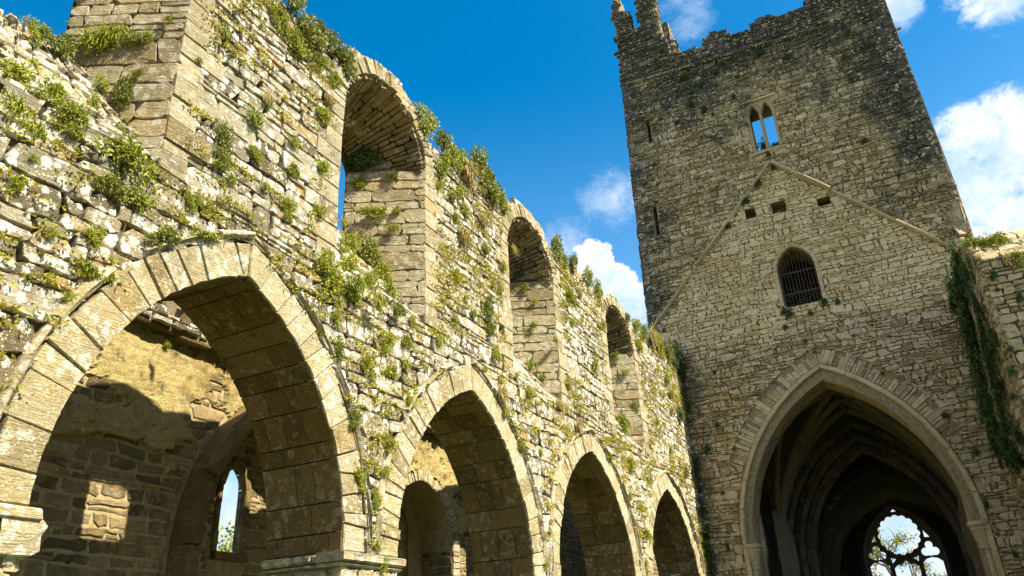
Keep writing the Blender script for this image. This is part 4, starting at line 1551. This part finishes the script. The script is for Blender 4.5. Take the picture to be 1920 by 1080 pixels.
for q in [('d', 1315, 160, 10), ('d', 1342, 137, 9), ('d', 1425, 102, 12), ('d', 1475, 75, 10), ('d', 1475, 110, 9), ('d', 1515, 60, 9), ('d', 1382, 145, 7), ('d', 1375, 182, 8), ('d', 1337, 215, 6), ('d', 1320, 208, 11), ('d', 1296, 197, 8),
          ('d', 1270, 230, 8), ('d', 1240, 225, 6), ('d', 1585, 108, 9), ('d', 1590, 65, 10), ('d', 1630, 85, 9), ('d', 1620, 265, 9), ('d', 1280, 145, 12), ('d', 1242, 95, 9), ('d', 1440, 291, 9), ('d', 1421, 345, 10), ('d', 1396, 378, 11),
          ('d', 1450, 316, 9), ('d', 1545, 352, 6), ('d', 1365, 425, 7), ('d', 1685, 330, 5), ('d', 1595, 150, 6), ('d', 1480, 590, 17), ('d', 1470, 585, 12), ('d', 1570, 567, 9), ('d', 1545, 569, 9), ('d', 1520, 588, 7), ('d', 1473, 614, 7),
          ('m', 1527, 660, 5), ('d', 1772, 780, 8), ('d', 1830, 850, 9), ('d', 1849, 945, 9, .7, 2.0), ('d', 1840, 790, 6), ('d', 1345, 797, 7), ('d', 1327, 845, 9), ('m', 1376, 842, 5), ('d', 1355, 925, 6), ('d', 1365, 1027, 7, .8, 2.0),
          ('d', 1902, 1040, 8), ('m', 1450, 717, 4), ('d', 1635, 610, 4), ('d', 1600, 630, 4), ('d', 1510, 640, 5), ('y', 1686, 56, 7), ('d', 1352, 120, 8), ('d', 1296, 175, 7), ('d', 1228, 310, 5), ('d', 1400, 235, 5), ('d', 1410, 190, 6),
          ('d', 1655, 700, 5), ('d', 1700, 590, 4), ('d', 1340, 700, 5), ('y', 1262, 101, 6), ('d', 1245, 620, 4), ('d', 1760, 300, 5)]:
    plant(q[0], q[1], q[2], q[3], 't', *(q[4:6] if len(q) > 4 else ()))
for q in [('d', 1806, 490, 15), ('d', 1810, 520, 18), ('d', 1813, 552, 17), ('d', 1818, 585, 17), ('d', 1826, 620, 17), ('d', 1834, 655, 17), ('d', 1842, 690, 16), ('d', 1850, 728, 16), ('d', 1858, 765, 16), ('d', 1868, 805, 16),
          ('d', 1880, 845, 16), ('d', 1838, 560, 11), ('d', 1850, 600, 10), ('d', 1872, 690, 13), ('d', 1885, 740, 13), ('d', 1897, 800, 14), ('d', 1860, 645, 14), ('d', 1868, 660, 13), ('d', 1845, 575, 13), ('d', 1878, 715, 14), ('d', 1890, 770, 14), ('d', 1855, 620, 12), ('d', 1900, 830, 16), ('d', 1865, 750, 12), ('d', 1875, 790, 13), ('d', 1824, 520, 12), ('d', 1908, 860, 15), ('d', 1828, 490, 9)]:
    plant(q[0], q[1], q[2], q[3] * 1.35, 's', 1.0, 1.5, lift=.1)
rq = np.random.default_rng(5)
for _ in range(16):
    yy = rq.uniform(17.6, 23.8)
    zz = stop(yy) - rq.uniform(.2, 5.0)
    q = np.array([SX - .05, yy, zz]) - CAM
    t_ = np.dot(q, FW)
    plant('d', 960 + FPX * np.dot(q, RT) / t_, 540 - FPX * np.dot(q, UP) / t_, 17, 's', 1.2, 1.3, lift=.05)
for q in [('b', 1842, 458, 20, 1.5, .7), ('b', 1872, 452, 20, 1.4, .7), ('t', 1822, 458, 14), ('y', 1893, 490, 14), ('b', 1905, 480, 12), ('d', 1862, 520, 9), ('d', 1895, 700, 14), ('d', 1912, 560, 12), ('y', 1915, 690, 8), ('d', 1893, 655, 9),
          ('d', 1900, 745, 15), ('d', 1870, 545, 6), ('t', 1912, 500, 9)]:
    plant(q[0], q[1], q[2], q[3], 'e', *(q[4:6] if len(q) > 4 else ()))
plant('t', 311, 647, 8, 'a')
for k, (x, y, z, r, kd) in enumerate([(4.12, T + .75, UWZ0 + .62, .30, 'b'), (4.52, T + .8, UWZ0 + .52, .26, 'y'), (4.42, T + .6, UWZ0 + .36, .2, 'b')]):
    o = put(kd, (x, y, z), r, None, None, -math.pi / 2, (1, 1, 1.5 if k == 0 else 1), 1)
    LAB.append((o, size_word(r) + ' ' + DESC[kd] + ' growing on the sill within the paired lights', z))
mb = MB()
r = np.random.default_rng(77)
cnt = 0
while cnt < 1000:
    y, z = r.uniform(1.5, 24), r.uniform(1.3, 8.3)
    if min(hd(y, z) for hd in face_holes) < .05 or z > wtop(y) - .1 or nz(y * .6, z * .6, 4) + nz(y * 2, z * 2, 8) * .6 < r.uniform(-.5, .5):
        continue
    cnt += 1
    w = r.uniform(.04, .14)
    for _ in range(int(12 + w * 150)):
        p = np.array([.035 + abs(r.normal(0, .02)), y + r.normal(0, w), z + r.normal(0, .022)])
        leaf(mb, p, np.array([r.uniform(.2, 1), r.normal(0, .7), r.normal(.15, .6)]), r.normal(0, 1, 3), .045 * r.uniform(.6, 1.4), .013)
tag(mb.build('moss', L_MOSS), 'fine green moss and seedlings in the arcade wall joints', 'moss', None, 'stuff')
by = {}
for o, b, k in LAB:
    by.setdefault(b, []).append((k, o, b))
ORD = ['lowest', 'second', 'third', 'fourth', 'fifth', 'sixth', 'seventh', 'eighth', 'ninth', 'tenth', 'eleventh', 'twelfth', 'thirteenth', 'fourteenth', 'fifteenth', 'sixteenth', 'seventeenth', 'eighteenth', 'nineteenth', 'twentieth'] + ['twenty ' + w for w in ('first', 'second', 'third', 'fourth', 'fifth', 'sixth', 'seventh', 'eighth', 'ninth')] + \
    ['thirtieth'] + ['thirty ' + w for w in ('first', 'second', 'third', 'fourth', 'fifth', 'sixth', 'seventh', 'eighth', 'ninth')]
for b, L_ in by.items():
    L_.sort(key=lambda q: q[0])
    up_ = 'tower' in b and 'arcade' not in b and 'stub' not in b or 'gable' in b or 'barred' in b
    for i, (k, o, _) in enumerate(L_):
        w = ('first' if i == 0 and not up_ else ORD[min(i, 39)])
        o['label'] = b if len(L_) == 1 else b + (', ' + w + (' going up' if up_ else ' toward the tower'))
        o['group'] = 'plants rooted in the tower masonry' if up_ else 'plants rooted in the nave walls'

# ------------------------------------------------------------------ trees beyond the walls


def tree(loc, h, rad, label, m, seed, nleaf=5000, sparse=False, ls=.11):
    r = np.random.default_rng(seed)
    root = thing('tree', label, 'tree', loc, 'trees beyond the ruin')
    L = np.array(loc, float)
    tb, lb = MB(), MB()

    def limb(p, d, ln, rad_, lev):
        pts = [p]
        for k in range(4):
            d = d + r.normal(0, .16, 3) + np.array([0, 0, .05])
            d /= np.linalg.norm(d)
            p = p + d * ln / 4
            pts.append(p)
        for k in range(4):
            r0, r1 = rad_ * (1 - k * .2), rad_ * (1 - (k + 1) * .2)
            a, b = pts[k], pts[k + 1]
            t = (b - a) / np.linalg.norm(b - a)
            s_ = np.cross(t, [.3, .9, .2])
            s_ /= np.linalg.norm(s_)
            w = np.cross(s_, t)
            ring0 = [a + (s_ * math.cos(q) + w * math.sin(q)) * r0 for q in np.arange(5) * 1.2566]
            ring1 = [b + (s_ * math.cos(q) + w * math.sin(q)) * r1 for q in np.arange(5) * 1.2566]
            tb.add(ring0 + ring1, [(q, (q + 1) % 5, 5 + (q + 1) % 5, 5 + q) for q in range(5)])
        if lev == 0:
            ends.append(pts)
            return
        for k in range(4 if lev > 1 else 5):
            nd = d * .6 + r.normal(0, .6, 3) + np.array([0, 0, .15])
            limb(pts[int(r.integers(2, 5))], nd / np.linalg.norm(nd), ln * .62, rad_ * .5, lev - 1)
    ends = []
    limb(L.copy(), np.array([0, 0, 1.0]), h * .42, h * .028, 3)
    per = max(2, nleaf // len(ends))
    for pts in ends:
        if sparse and r.random() < .45:
            continue
        for _ in range(per):
            p = pts[int(r.integers(1, 5))] + r.normal(0, .16 if sparse else .42, 3)
            leaf(lb, p, r.normal(0, 1, 3), r.normal(0, 1, 3), ls * r.uniform(.7, 1.4), ls * .36)
    tb.build('trunk', M_BARK, root)
    lb.build('crown', m, root)
    return root


tree((4.4, 55, GZ), 10, 4, 'sparse spring tree with yellow green leaves behind the traceried east window', L_LIGHT, 5, 9000, True, .13)
tree((6.6, 58, GZ), 8.5, 4, 'thin branched tree beside the sparse spring tree behind the east window', L_LIGHT, 6, 7000, True, .13)
tree((-15.3, 20.2, GZ), 9.5, 2, 'dense green tree outside the lancet behind the first arch', L_LIGHT, 8, 9000, False, .16)
tree((-15.0, 29.6, GZ), 8.5, 3, 'bare branched tree outside the round headed recess behind the second arch', L_MID, 9, 3000, True, .14)
